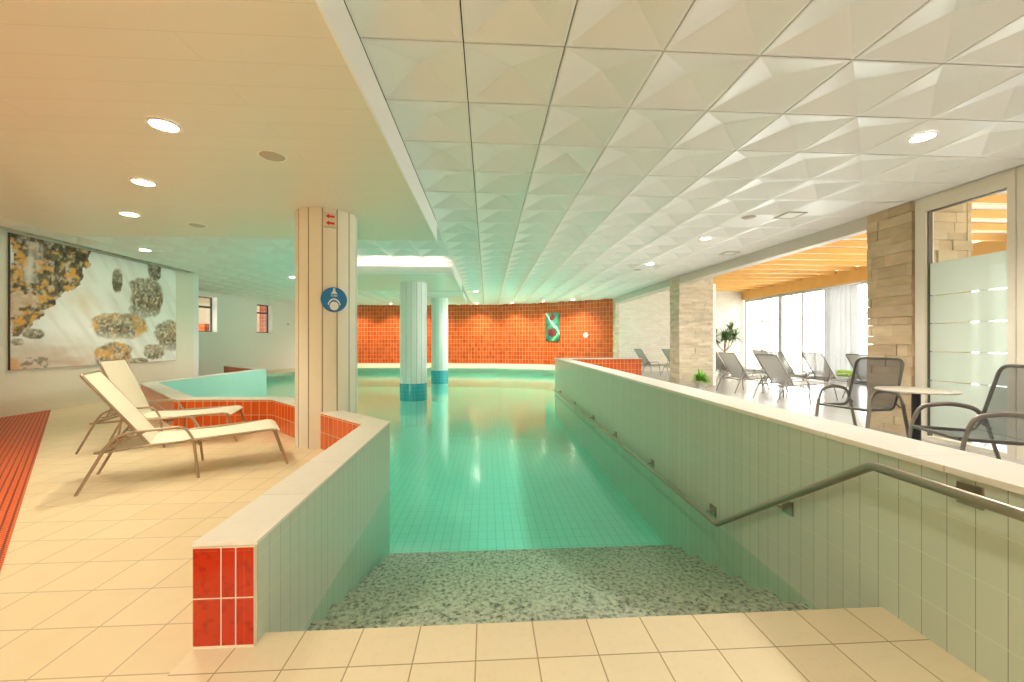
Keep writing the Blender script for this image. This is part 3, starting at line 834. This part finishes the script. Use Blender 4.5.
# ------------------------------------------------------------------ sun loungers
def make_lounger(tube, sling, top=0.985, lean=0.02):
    root = empty('sun_lounger', (0, 0, 0))
    W = 0.30; r = 0.012
    bh = (0.45, 0.345); bt = (lean, top)
    for s in (-1, 1):
        y = s * W; yo = s * (W + 0.035)
        MB().tube([(0.10, y, 0.325), (0.48, y, 0.345), (1.38, y, 0.372), (1.44, y, 0.36)], r, 8).build('side_rail', tube, root)
        MB().tube([(0.0, yo, 0.0), (0.165, yo, 0.345)], r, 8).build('leg', tube, root)
        MB().tube([(0.80, yo, 0.0), (0.765, yo, 0.36)], r, 8).build('leg', tube, root)
        MB().tube([(1.42, y, 0.366), (1.53, y, 0.0)], r, 8).build('leg', tube, root)
        MB().tube([(0.165, yo, 0.345), (0.235, yo, 0.455), (0.34, yo, 0.478), (0.70, yo, 0.49), (0.765, yo, 0.36)], r, 8, fillet=0.06).build('armrest', tube, root)
        z = [(0.15 + 0.045 * k, s * (W + 0.012), 0.345 + 0.022 * k + (0.03 if k % 2 else 0.0)) for k in range(7)]
        MB().tube(z, 0.006, 6, fillet=0.012).tube([(0.14, s * (W + 0.012), 0.335), (0.44, s * (W + 0.012), 0.475)], 0.007, 6).build('recline_bracket', tube, root)
    MB().tube([(0.16, -W - 0.03, 0.335), (0.16, W + 0.03, 0.335)], 0.010, 8).build('cross_bar', tube, root)
    MB().tube([(1.40, -W, 0.36), (1.40, W, 0.36)], 0.010, 8).build('cross_bar', tube, root)
    MB().tube([(0.80, -W, 0.345), (0.80, -W + 0.04, 0.29), (0.80, W - 0.04, 0.29), (0.80, W, 0.345)], 0.009, 8, fillet=0.03).build('cross_bar', tube, root)
    pr = []
    for k in range(10):
        t = k / 9; pr.append((0.455 + 0.93 * t, 0.352 + 0.025 * t - 0.022 * math.sin(PI * t)))
    pr += [(1.43, 0.372), (1.465, 0.345)]
    MB().slab(pr, -W + 0.004, W - 0.004, 0.012).build('seat_sling', sling, root)
    pr = []
    for k in range(10):
        t = k / 9; dx, dz = bt[0] - bh[0], bt[1] - bh[1]
        sg = 0.015 * math.sin(PI * t)
        pr.append((bh[0] + dx * t + sg * 0.7, bh[1] + dz * t - sg * 0.5))
    br = MB().slab(pr, -W + 0.022, W - 0.022, 0.012).build('backrest', sling, root)
    MB().tube([(bh[0], -W + 0.018, bh[1]), (bt[0], -W + 0.018, bt[1]), (bt[0], W - 0.018, bt[1]), (bh[0], W - 0.018, bh[1])], 0.0125, 8, fillet=0.03).build('back_frame', tube, br)
    m = bh[0] + (bt[0] - bh[0]) * 0.42, bh[1] + (bt[1] - bh[1]) * 0.42
    MB().tube([(m[0], -W + 0.03, m[1]), (0.24, -W + 0.02, 0.385), (0.24, W - 0.02, 0.385), (m[0], W - 0.03, m[1])], 0.008, 8, fillet=0.03).build('support_stay', tube, root)
    return root
L0 = make_lounger(M['bronze'], M['cream_sling'])
ang = math.atan2(0.78, 1.31)
L0.location = (-3.53, 3.85, 0); L0.rotation_euler[2] = ang
tag(L0, 'cream sling sun lounger on the deck, the one nearer the camera', 'sun lounger', 'cream loungers on the left deck')
L1 = make_lounger(M['bronze'], M['cream_sling'], 1.04, 0.17); L1.location = (-4.71, 5.22, 0); L1.rotation_euler[2] = 0.30
tag(L1, 'cream sling sun lounger against the orange low wall, behind the other', 'sun lounger', 'cream loungers on the left deck')

G0 = make_lounger(M['grey_tube'], M['grey_sling'])
spots = [((5.98, 8.50), 0.12, 'grey mesh sun lounger nearest the armchairs and the green wall'),
         ((6.00, 10.0), 0.12, 'grey mesh sun lounger beside the pale brick pillar and small green plant'),
         ((8.05, 9.75), 0.12, 'grey mesh sun lounger before the window post, right of the middle'),
         ((8.05, 11.1), 0.12, 'grey mesh sun lounger before the windows behind the nearest grey one'),
         ((8.05, 8.45), 0.12, 'grey mesh sun lounger seen behind the armchair beside the stone pillar'),
         ((8.75, 12.75), 0.12, 'grey mesh sun lounger between the big plant and the windows'),
         ((7.2, 12.9), 0.12, 'grey mesh sun lounger in front of the big spiky plant'),
         ((7.9, 14.3), 0.12, 'grey mesh sun lounger half hidden by the pale brick pillar'),
         ((5.85, 15.7), 0.12, 'grey mesh sun lounger left of the brick pillar, nearer the orange wall'),
         ((6.5, 14.6), 0.12, 'grey mesh sun lounger left of the brick pillar, nearer that pillar')]
for k, ((x, y), a, lab) in enumerate(spots):
    o = G0 if k == 0 else copy_tree(G0)
    o.location = (x, y, 0); o.rotation_euler[2] = a
    tag(o, lab, 'sun lounger', 'grey mesh loungers in the lounge')

# lime towel roll on the lounger seen behind the armchair
o = MB().lathe([(0.0, 0), (0.075, 0.0), (0.085, 0.02), (0.085, 0.36), (0.075, 0.38), (0.0, 0.38)], 16, (0, 0, 0)).build('rolled_towel', M['lime'])
o.location = (9.06, 10.06, 0.458); o.rotation_euler = (PI / 2, 0, 0.2)
tag(o, 'lime green rolled towel on a grey lounger by the window', 'towel')

# ------------------------------------------------------------------ armchairs and table
def make_chair():
    root = empty('armchair', (0, 0, 0)); W = 0.27
    m = MB(); U = [(0.27, -W, 0.43), (-0.20, -W, 0.41), (-0.27, -W, 0.50), (-0.43, -W, 1.04), (-0.43, W, 1.04), (-0.27, W, 0.50), (-0.20, W, 0.41), (0.27, W, 0.43)]
    m.tube(U, 0.016, 10, fillet=0.09)
    m.tube([(0.27, -W, 0.43), (0.27, W, 0.43)], 0.016, 10)
    m.build('seat_frame', M['dark_tube'], root)
    pr = [(0.265, 0.432), (0.15, 0.418), (0.0, 0.408), (-0.15, 0.408), (-0.21, 0.43)]
    MB().slab(pr, -W + 0.012, W - 0.012, 0.008).build('seat', M['black_sling'], root)
    pr = [(-0.215, 0.43), (-0.265, 0.51), (-0.29, 0.60), (-0.335, 0.76), (-0.385, 0.92), (-0.42, 1.03)]
    MB().slab(pr, -W + 0.012, W - 0.012, 0.008).build('backrest', M['black_sling'], root)
    for s in (-1, 1):
        y = s * (W + 0.035)
        MB().tube([(0.33, y, 0.0), (0.27, y, 0.40), (0.245, y, 0.50)], 0.012, 10, rz=0.022).build('leg', M['grey_tube'], root)
        MB().tube([(-0.48, y, 0.0), (-0.37, y, 0.38), (-0.345, y, 0.48)], 0.012, 10, rz=0.022).build('leg', M['grey_tube'], root)
        MB().tube([(0.245, y, 0.50), (0.19, y, 0.63), (-0.05, y, 0.665), (-0.27, y, 0.62), (-0.345, y, 0.48)], 0.022, 10, fillet=0.09, rz=0.012).build('armrest', M['grey_tube'], root)
        m = MB(); m.tube([(0.262, s * (W - 0.01), 0.425), (0.262, y, 0.425)], 0.01, 8); m.tube([(-0.345, s * (W - 0.01), 0.44), (-0.35, y, 0.44)], 0.01, 8); m.tube([(-0.27, s * W, 0.49), (-0.345, s * W, 0.44)], 0.01, 8)
        m.build('side_connector', M['grey_tube'], root)
    return root
c0 = make_chair(); c0.location = (4.79, 5.04, 0); c0.rotation_euler[2] = math.radians(194)
tag(c0, 'black mesh armchair left of the round table', 'armchair', 'black armchairs at the round table')
c1 = copy_tree(c0); c1.location = (4.37, 3.45, 0); c1.rotation_euler[2] = math.radians(164)
tag(c1, 'black mesh armchair right of the round table, in front of the frosted door', 'armchair')
TX, TY = 4.9, 4.40
root = empty('round_table', (TX, TY, 0))
MB().lathe([(0.0, 0.697), (0.35, 0.697), (0.36, 0.703), (0.36, 0.714), (0.35, 0.72), (0.0, 0.72)], 40).build('table_top', M['table_top'], root)
MB().lathe([(0.05, 0.02), (0.045, 0.05), (0.04, 0.66), (0.06, 0.697)], 16).build('pedestal', M['black'], root)
MB().lathe([(0.24, 0.0), (0.24, 0.015), (0.06, 0.03), (0.05, 0.03)], 28).build('table_base', M['black'], root)
tag(root, 'small round table with a stone top between the black armchairs', 'table')

# ------------------------------------------------------------------ plants
def blade(mb, base, az, el, L, w, droop, n=6, fold=0.15):
    d = Vector((math.cos(az) * math.cos(el), math.sin(az) * math.cos(el), math.sin(el)))
    sd = Vector((-math.sin(az), math.cos(az), 0)); p = Vector(base); prev = None
    for k in range(n + 1):
        t = k / n; ww = w * (0.55 + 0.45 * math.sin(PI * min(1, t * 1.3 + 0.15))) * (1 - t ** 3)
        c = p + Vector((0, 0, -fold * ww))
        row = [mb.bm.verts.new(p + sd * ww / 2), mb.bm.verts.new(c), mb.bm.verts.new(p - sd * ww / 2)]
        if prev:
            mb.face([prev[0], row[0], row[1], prev[1]], smooth=True); mb.face([prev[1], row[1], row[2], prev[2]], smooth=True)
        prev = row
        p = p + d * (L / n); d = (d + Vector((0, 0, -droop / n))).normalized()
rnd = random.Random(11)
def pot(root, r, h):
    o = MB().lathe([(0.0, 0), (r * 0.78, 0), (r, h * 0.9), (r * 1.06, h * 0.9), (r * 1.06, h), (r * 0.92, h), (r * 0.9, h * 0.88), (0, h * 0.88)], 24, caps=False).build('pot', M['pot'], root)
    MB().lathe([(r * 0.9, h * 0.80), (r * 0.89, h * 0.89)], 24).build('soil', M['soil'], o)
root = empty('potted_yucca', (9.75, 16.3, 0)); pot(root, 0.24, 0.42)
m = MB(); heads = [(0, 0, 1.45), (0.32, 0.05, 1.75), (-0.38, 0.1, 1.42), (-0.1, -0.3, 1.40), (0.25, -0.3, 1.45)]
m.tube([(0, 0, 0.36), (0.02, 0.01, 0.8), (0, 0, 1.2)], 0.035, 8)
for h in heads: m.tube([(0.0, 0.0, 0.85), (h[0] * 0.6, h[1] * 0.6, 1.1), h], 0.02, 8)
m.build('trunk', M['trunk'], root)
m = MB()
for h in heads:
    for k in range(60): blade(m, h, rnd.uniform(0, 2 * PI), rnd.uniform(-0.6, 1.3), rnd.uniform(0.4, 0.62), 0.055, rnd.uniform(0.2, 0.9))
m.build('foliage', M['leaf_dark'], root, recalc=False)
tag(root, 'tall spiky plant in the corner between brick wall and windows', 'plant')
root = empty('potted_plant', (5.86, 10.9, 0)); pot(root, 0.13, 0.2)
m = MB()
for k in range(130): blade(m, (rnd.uniform(-0.05, 0.05), rnd.uniform(-0.05, 0.05), 0.19), rnd.uniform(0, 2 * PI), rnd.uniform(0.1, 1.4), rnd.uniform(0.2, 0.4), rnd.uniform(0.06, 0.10), rnd.uniform(0.6, 1.8))
m.build('foliage', M['leaf_bright'], root, recalc=False)
tag(root, 'small bright green leafy plant at the foot of the brick pillar', 'plant')
root = empty('potted_palm', (6.5, 4.0, 0)); pot(root, 0.2, 0.35)
m = MB()
for k in range(13):
    az = k / 13 * 2 * PI + rnd.uniform(-0.2, 0.2); el = rnd.uniform(0.5, 1.2)
    p = Vector((0, 0, 0.32)); d = Vector((math.cos(az) * math.cos(el), math.sin(az) * math.cos(el), math.sin(el)))
    for j in range(16):
        q2 = p + d * 0.055; m.tube([p, q2], 0.005, 5, cap=False)
        if j > 4:
            for s in (-1, 1): blade(m, q2, az + s * 0.9, el * 0.5 - 0.2, 0.26 * math.sin(PI * (j - 3) / 14), 0.018, 0.5, 3)
        p = q2; d = (d + Vector((0, 0, -0.09))).normalized()
m.build('foliage', M['leaf'], root, recalc=False)
tag(root, 'feathery palm behind the frosted glass door', 'plant')

# ------------------------------------------------------------------ pictures
def vnoise(x, y, sd=0):
    def h(i, j):
        n = (i * 374761393 + j * 668265263 + sd * 974634) & 0xffffffff
        n = ((n ^ (n >> 13)) * 1274126177) & 0xffffffff
        return ((n ^ (n >> 16)) & 0xffff) / 65535
    i, j = math.floor(x), math.floor(y); fx, fy = x - i, y - j
    fx = fx * fx * (3 - 2 * fx); fy = fy * fy * (3 - 2 * fy)
    return (h(i, j) * (1 - fx) + h(i + 1, j) * fx) * (1 - fy) + (h(i, j + 1) * (1 - fx) + h(i + 1, j + 1) * fx) * fy
def fbm(x, y, sd=0): return 0.5 * vnoise(x, y, sd) + 0.27 * vnoise(2.1 * x, 2.1 * y, sd + 1) + 0.15 * vnoise(4.3 * x, 4.3 * y, sd + 2) + 0.08 * vnoise(9 * x, 9 * y, sd + 3)
def mixc(a, b, t): t = max(0, min(1, t)); return tuple(p * (1 - t) + q * t for p, q in zip(a, b))
def in_poly(x, y, P):
    r = False
    for i in range(len(P)):
        (xa, ya), (xb, yb) = P[i - 1], P[i]
        if (ya > y) != (yb > y) and x < (xb - xa) * (y - ya) / (yb - ya) + xa: r = not r
    return r
FOREST = [(7.4, 3.2), (8.83, 3.2), (8.75, 2.77), (8.45, 2.35), (8.05, 1.80), (7.52, 1.40), (7.4, 1.3)]
BOULDER = [(7.4, 2.06), (7.75, 2.14), (8.01, 2.16), (7.97, 1.99), (7.7, 1.80), (7.4, 1.68)]
ROCKS = [(10.23, 2.32, .47, .52, 0.1), (10.47, 3.01, .21, .25, 0.0), (9.47, 2.59, .12, .28, 0.0), (9.55, 1.6, .70, .28, 0.45), (10.95, 1.44, .46, .42, 0.2),
         (9.4, 0.98, .48, .28, 0.8), (10.47, 1.03, .32, .2, -0.3), (10.03, .82, .26, .08, 0.0), (7.8, 1.41, .17, .09, 0.0), (7.56, 1.26, .09, .06, 0.0)]
def waterfall(y, z):
    n1 = fbm(y * 2.2, z * 2.2, 5); n2 = fbm(y * 7, z * 7, 9); n3 = fbm(y * 17, z * 17, 12)
    st = fbm((y + 0.75 * z) * 7, (z - 0.5 * y) * 1.1, 3)          # falling streaks
    c = mixc((0.70, 0.67, 0.61), (0.95, 0.94, 0.91), 0.15 + st * 1.5)
    c = mixc(c, (0.84, 0.66, 0.50), max(0, 1 - abs(y - 8.75) * 1.9 - abs(z - 2.05) * 1.6) * (0.25 + 0.7 * n2))
    if z < 1.5:
        pool = fbm(y * 2.2, z * 9, 44)
        c = mixc(c, (0.60, 0.43, 0.30), min(1, (1.5 - z) * 1.6) * max(0, min(1, (9.5 - y) / 0.9)) * (0.15 + pool))
    wy, wz = y + 0.5 * (n1 - 0.5) + 0.12 * (n2 - 0.5), z + 0.35 * (n2 - 0.5)
    if in_poly(wy, wz, FOREST):
        c = mixc((0.045, 0.035, 0.022), (0.30, 0.22, 0.13), (n3 - 0.25) * 1.6)
        lf = fbm(y * 10 + 40, z * 13, 21); band = 0.5 + 0.5 * math.sin(z * 5.2 + y * 2.5)
        if lf > 0.55 - 0.08 * band: c = mixc(c, (0.80, 0.40, 0.09), (lf - 0.55 + 0.08 * band) * 8)
        gr = fbm(y * 15, z * 11, 31)
        if gr > 0.55: c = mixc(c, (0.66, 0.58, 0.46), (gr - 0.55) * 6)
        tw = abs(y - (7.80 + 0.05 * math.sin(z * 7) + 0.10 * (vnoise(y * 20, z * 4, 8) - 0.5)))
        if 2.3 < z < 3.05 and tw < 0.17: c = mixc(c, (0.80, 0.75, 0.68), (1 - tw / 0.17) * (0.25 + vnoise(y * 24, z * 1.5, 4)))
    if in_poly(wy, wz, BOULDER): c = mixc((0.62, 0.40, 0.24), (0.82, 0.68, 0.54), n3 * 1.6 - 0.3)
    for (ry, rz_, a, b, o) in ROCKS:
        u, v = (y - ry) / a, (z - rz_) / b
        rr = (abs(u) ** 2.6 + abs(v) ** 2.6) + 1.1 * (n1 - 0.5) + 0.8 * (n2 - 0.5)
        if rr < 1.1:
            k = mixc((0.13, 0.095, 0.06), (0.56, 0.47, 0.35), (n3 - 0.3) * 1.7 + 0.35 * v - 0.1 * u + (0.3 if o < 0 else 0.0))
            og = fbm(y * 5, z * 5, 55)
            if o > 0: k = mixc(k, (0.82, 0.42, 0.11), max(0, (og - 0.50 + o * 0.1 + 0.1 * u)) * 7 * o)
            gr = fbm(y * 20, z * 20, 77)
            if gr > 0.55: k = mixc(k, (0.78, 0.71, 0.58), (gr - 0.55) * 5)
            mist = max(0, -v - 0.35) * 0.8 if o >= 0.1 and o < 0.8 else 0
            k = mixc(k, (0.92, 0.90, 0.86), mist)
            c = mixc(k, c, (rr - 0.78) / 0.32)
    if z < 0.98 and y < 8.05 and fbm(y * 12, z * 16, 66) > 0.5: c = mixc(c, (0.16, 0.12, 0.08) if y > 7.62 else (0.80, 0.34, 0.08), 0.7)
    return c
root = empty('waterfall_picture', (-8.1, 9.3, 1.95))
MB().box(0.002, 0.034, -1.85, 1.87, -1.17, 1.165).build('picture_panel', M['edge_dark'], root)
mb = MB(); NY, NZ = 190, 120; ya, yb, za, zb = 7.455, 11.165, 0.785, 3.11
V = [[mb.bm.verts.new((0.036, ya + (yb - ya) * i / NY - 9.3, za + (zb - za) * j / NZ - 1.95)) for i in range(NY + 1)] for j in range(NZ + 1)]
CC = [[waterfall(ya + (yb - ya) * i / NY, za + (zb - za) * j / NZ) for i in range(NY + 1)] for j in range(NZ + 1)]
for j in range(NZ):
    for i in range(NY):
        f = mb.bm.faces.new((V[j][i], V[j][i + 1], V[j + 1][i + 1], V[j + 1][i]))
        for l, (jj, ii) in zip(f.loops, ((j, i), (j, i + 1), (j + 1, i + 1), (j + 1, i))): l[mb.cl] = (*CC[jj][ii], 1)
mb.build('picture_print', M['art'], root, recalc=False)
tag(root, 'large picture of a waterfall over rocks on the cream wall', 'picture')

# small green leaf poster on the far orange wall
pa, pb = Vector(FAR[4]), Vector(FAR[5]); tdir = (pb - pa).normalized(); pn = Vector((-tdir.y, tdir.x)); pn = -pn if pn.y > 0 else pn
pc = pa + tdir * 0.44 + pn * 0.004
root = empty('plant_poster', (pc.x, pc.y, 1.98), math.atan2(tdir.y, tdir.x))
MB().box(-0.38, 0.38, -0.03, 0.0, -0.68, 0.68).build('poster_board', M['edge_dark'], root)
mb = MB(); NX, NZ = 36, 64
def poster(u, v):
    n = fbm(u * 5, v * 5, 3); n2 = fbm(u * 11, v * 9, 13)
    c = mixc((0.01, 0.05, 0.03), (0.06, 0.30, 0.16), n * 1.8 - 0.4)
    d = abs((v - 0.62) + 0.7 * (u - 0.5) + 0.2 * (n - 0.5))
    if d < 0.10: c = mixc((0.45, 0.80, 0.55), c, d / 0.10)
    d = abs((v - 0.15) - 0.6 * (u - 0.7)) + 0.1 * n2
    if d < 0.14 and u > 0.45: c = mixc((0.25, 0.68, 0.38), c, d / 0.14)
    for (a, b, r) in ((0.42, 0.30, 0.22), (0.45, 0.83, 0.16), (0.55, 0.22, 0.14)):
        q = math.hypot((u - a) * 0.9, (v - b) * 1.5)
        if q < r + 0.12 * (n2 - 0.5): c = mixc((0.26, 0.03, 0.03), (0.10, 0.01, 0.02), n2 * 2 - 0.5)
    return c
V = [[mb.bm.verts.new((-0.37 + 0.74 * i / NX, -0.032, -0.67 + 1.34 * j / NZ)) for i in range(NX + 1)] for j in range(NZ + 1)]
for j in range(NZ):
    for i in range(NX): mb.face([V[j][i], V[j][i + 1], V[j + 1][i + 1], V[j + 1][i]], poster(i / NX, j / NZ))
mb.build('poster_print', M['art'], root, recalc=False)
tag(root, 'dark green leaf poster on the curved orange wall', 'poster')
pc = pb + (Vector(FAR[6]) - pb) * 0.22
td2 = (Vector(FAR[6]) - pb).normalized()
T2 = Matrix.Translation((pc.x, pc.y, 1.57)) @ Matrix.Rotation(math.atan2(td2.y, td2.x), 4, 'Z') @ Matrix.Rotation(PI / 2, 4, 'X')
o = MB().lathe([(0.0, 0.0), (0.12, 0.0), (0.12, 0.03), (0.10, 0.045), (0.0, 0.05)], 24, T=T2, caps=False).build('wall_clock', M['sign_white']); tag(o, 'small round white disc on the orange wall right of the poster', 'wall disc')

# ------------------------------------------------------------------ signs on the pillar
def on_pillar(phi, z, r=0.362):
    """frame with +x to the viewer's right, +z up, -y outwards"""
    p = Vector((PIL[0] + r * math.sin(phi), PIL[1] - r * math.cos(phi), z))
    return p, phi
p, phi = on_pillar(math.radians(33), 1.765, 0.356)
root = empty('shower_sign', p, phi)
R90 = Matrix.Rotation(PI / 2, 4, 'X')
MB().lathe([(0.0, 0.0), (0.148, 0.0), (0.148, 0.012), (0.0, 0.012)], 40, T=R90, caps=False).build('sign_disc', M['blue_sign'], root)
m = MB()
def flat(poly, d=0.0145): m.prism([(x, z) for x, z in poly], 0.0115, d, T=R90)
def ell(cx, cz, a, b, n=20, t0=0, t1=2 * PI): return [(cx + a * math.cos(t0 + (t1 - t0) * k / n), cz + b * math.sin(t0 + (t1 - t0) * k / n)) for k in range(n)]
flat([(-0.012, 0.105), (0.012, 0.105), (0.012, 0.135), (-0.012, 0.135)])
flat([(-0.038, 0.07), (0.038, 0.07), (0.012, 0.105), (-0.012, 0.105)])
for x in (-0.03, -0.015, 0.0, 0.015, 0.03): flat([(x - 0.003, 0.035), (x + 0.003, 0.035), (x + 0.003, 0.062), (x - 0.003, 0.062)])
flat(ell(0.0, -0.075, 0.05, 0.052))
arc = [(0.075 * math.cos(t), -0.085 + 0.1 * math.sin(t)) for t in [PI * (0.08 + 0.84 * k / 14) for k in range(15)]]
inn = [(0.062 * math.cos(t), -0.085 + 0.084 * math.sin(t)) for t in [PI * (0.08 + 0.84 * k / 14) for k in range(15)]]
for k in range(14): flat([inn[k], arc[k], arc[k + 1], inn[k + 1]])

m.build('shower_symbol', M['sign_white'], root)
tag(root, 'round blue shower sign with a white symbol on the cream pillar', 'sign')
p, phi = on_pillar(math.radians(26), 2.70, 0.358)
root = empty('arrow_sign', p, phi)
MB().box(-0.068, 0.068, -0.05, 0.0, -0.085, 0.085).build('sign_housing', M['sign_box'], root)
m = MB()
for z in (0.04, -0.04):
    m.prism([(-0.05, z), (-0.015, z - 0.03), (-0.015, z - 0.013), (0.045, z - 0.013), (0.045, z + 0.013), (-0.015, z + 0.013), (-0.015, z + 0.03)], 0.049, 0.053, T=R90)
m.build('red_arrow', M['sign_red'], root)
tag(root, 'small square sign with two red arrows at the pillar top', 'sign')

# ------------------------------------------------------------------ ceiling fittings
def downlight(x, y, z, label, warm=True, power=30, r=0.085, spread=1.9, group='recessed downlights'):
    root = empty('downlight', (x, y, z))
    MB().lathe([(r, -0.002), (r + 0.022, -0.002), (r + 0.026, -0.008), (r + 0.004, -0.012), (r, -0.010)], 28, caps=False).build('trim_ring', M['white_paint'], root)
    MB().lathe([(0.0, -0.006), (r, -0.006), (r, -0.002), (0.0, -0.002)], 28, caps=False).build('lens', M['lamp'] if warm else M['lamp_cool'], root)
    tag(root, label, 'downlight', group)
    ld = bpy.data.lights.new('downlight_beam', 'SPOT'); ld.energy = power; ld.spot_size = spread; ld.spot_blend = 0.9
    ld.color = (1.0, 0.90, 0.74) if warm else (1.0, 0.95, 0.88); ld.shadow_soft_size = 0.08
    lo = bpy.data.objects.new('downlight_beam', ld); COL.objects.link(lo); lo.parent = root; lo.location = (0, 0, -0.03)
for x, y, z, lab in ((-2.36, 3.15, LC, 'recessed round downlight in the cream ceiling, nearest the camera'),
                  (-3.41, 4.29, LC, 'recessed round downlight in the cream ceiling, middle of the diagonal row'),
                  (-4.43, 5.37, LC, 'recessed round downlight in the cream ceiling, farthest of the diagonal row')):
    downlight(x, y, z, lab, True, 46, group='downlights in the cream ceiling')
downlight(-6.96, 8.8, HC - 0.001, 'recessed downlight above the waterfall picture', True, 40)
downlight(3.97, 3.51, HC - 0.001, 'recessed downlight in the tiled ceiling before the glass door', False, 170, spread=2.4, group='downlights in the tiled ceiling')
downlight(3.94, 7.17, HC - 0.001, 'recessed downlight in the tiled ceiling past the square vent', False, 170, spread=2.4, group='downlights in the tiled ceiling')
downlight(3.9, 9.6, HC - 0.001, 'recessed downlight in the tiled ceiling farthest along the right side', False, 170, spread=2.4, group='downlights in the tiled ceiling')
for (x, y), lab in zip(((-6.6, 20.5), (-4.7, 20.4), (-2.6, 20.3), (-0.5, 20.0), (1.2, 19.5), (2.6, 18.8), (3.8, 17.9)), ('at the far left', 'left of the nearer pool column', 'behind the pool columns', 'just right of the pool columns', 'above the middle', 'above the leaf poster', 'nearest the brick end wall')):
    downlight(x, y, HC - 0.001, 'small downlight washing the orange wall, ' + lab, True, 125, r=0.07, spread=2.3, group='downlights along the orange wall')
for x, y, z, lab, w in ((-2.6, -0.6, LC, 'added recessed downlight in the cream ceiling behind the camera', True), (-5.2, 0.6, LC, 'added recessed downlight in the cream ceiling left behind the camera', True),
                  (0.5, -1.0, HC - 0.001, 'added unseen downlight in the tiled ceiling over the entry step', False), (3.9, -0.6, HC - 0.001, 'added unseen downlight in the tiled ceiling right of the entry step', False),
                  (-0.4, 15.2, HC - 0.001, 'added recessed downlight beside the farther pool column', False), (-5.6, 12.2, HC - 0.001, 'added recessed downlight over the pool bay', False)):
    downlight(x, y, z, lab, w, 125 if y < 2 else 110, spread=2.5)  # extra lamps behind the camera and over the pool, added as fill
downlight(-13.0, 15.5, 3.298, 'added hidden downlight in the room behind the small windows', True, 260, spread=2.6)  # out-of-sight lamp added to light the closed room behind the panes
DL = None
def speaker(x, y, z, lab):
    root = empty('ceiling_speaker', (x, y, z))
    MB().lathe([(0.0, -0.012), (0.085, -0.012), (0.10, -0.004), (0.10, 0.0), (0.0, 0.0)], 28, caps=False).build('speaker_grille', M['grey_plastic'], root)
    MB().lathe([(0.10, -0.006), (0.112, -0.006), (0.112, -0.001), (0.10, -0.001)], 28, caps=False).build('speaker_rim', M['white_paint'], root)
    tag(root, lab, 'speaker', 'round ceiling speakers')
speaker(-1.83, 3.62, LC, 'round beige ceiling speaker in front of the pillar')
speaker(-3.93, 5.82, LC, 'round beige ceiling speaker beyond the downlights')
speaker(3.92, 5.92, HC - 0.001, 'round grey ceiling speaker beside the square vent')
speaker(3.9, 10.4, HC - 0.001, 'round grey ceiling speaker far along the tiled ceiling')
def vent(x, y, lab):
    root = empty('ceiling_vent', (x, y, HC - 0.001)); m = MB(); w = 0.15
    for bx in ((-w, w, -w, -w + 0.03), (-w, w, w - 0.03, w), (-w, -w + 0.03, -w + 0.03, w - 0.03), (w - 0.03, w, -w + 0.03, w - 0.03)): m.box(*bx, -0.012, 0)
    m.build('vent_frame', M['grey_plastic'], root)
    m = MB()
    for k in range(6): m.box(-w + 0.03, w - 0.03, -0.105 + 0.042 * k - 0.012, -0.105 + 0.042 * k + 0.012, -0.008, -0.002)
    m.build('vent_slats', M['white_paint'], root)
    tag(root, lab, 'vent', 'square ceiling vents')
vent(4.47, 5.79, 'square ceiling vent nearest the stone pillar')
vent(5.1, 8.34, 'square ceiling vent near the edge beam, farther away')
# wall switch
o = MB().box(0, 0.02, -0.06, 0.06, -0.04, 0.04).build('wall_switch', M['grey_plastic']); o.location = (white_wall_x(20.0) + 0.001, 20.0, 2.1); o.rotation_euler = (0, 0, -math.atan(3.2 / 12)); tag(o, 'tiny grey switch on the white wall next to the pillar', 'switch')
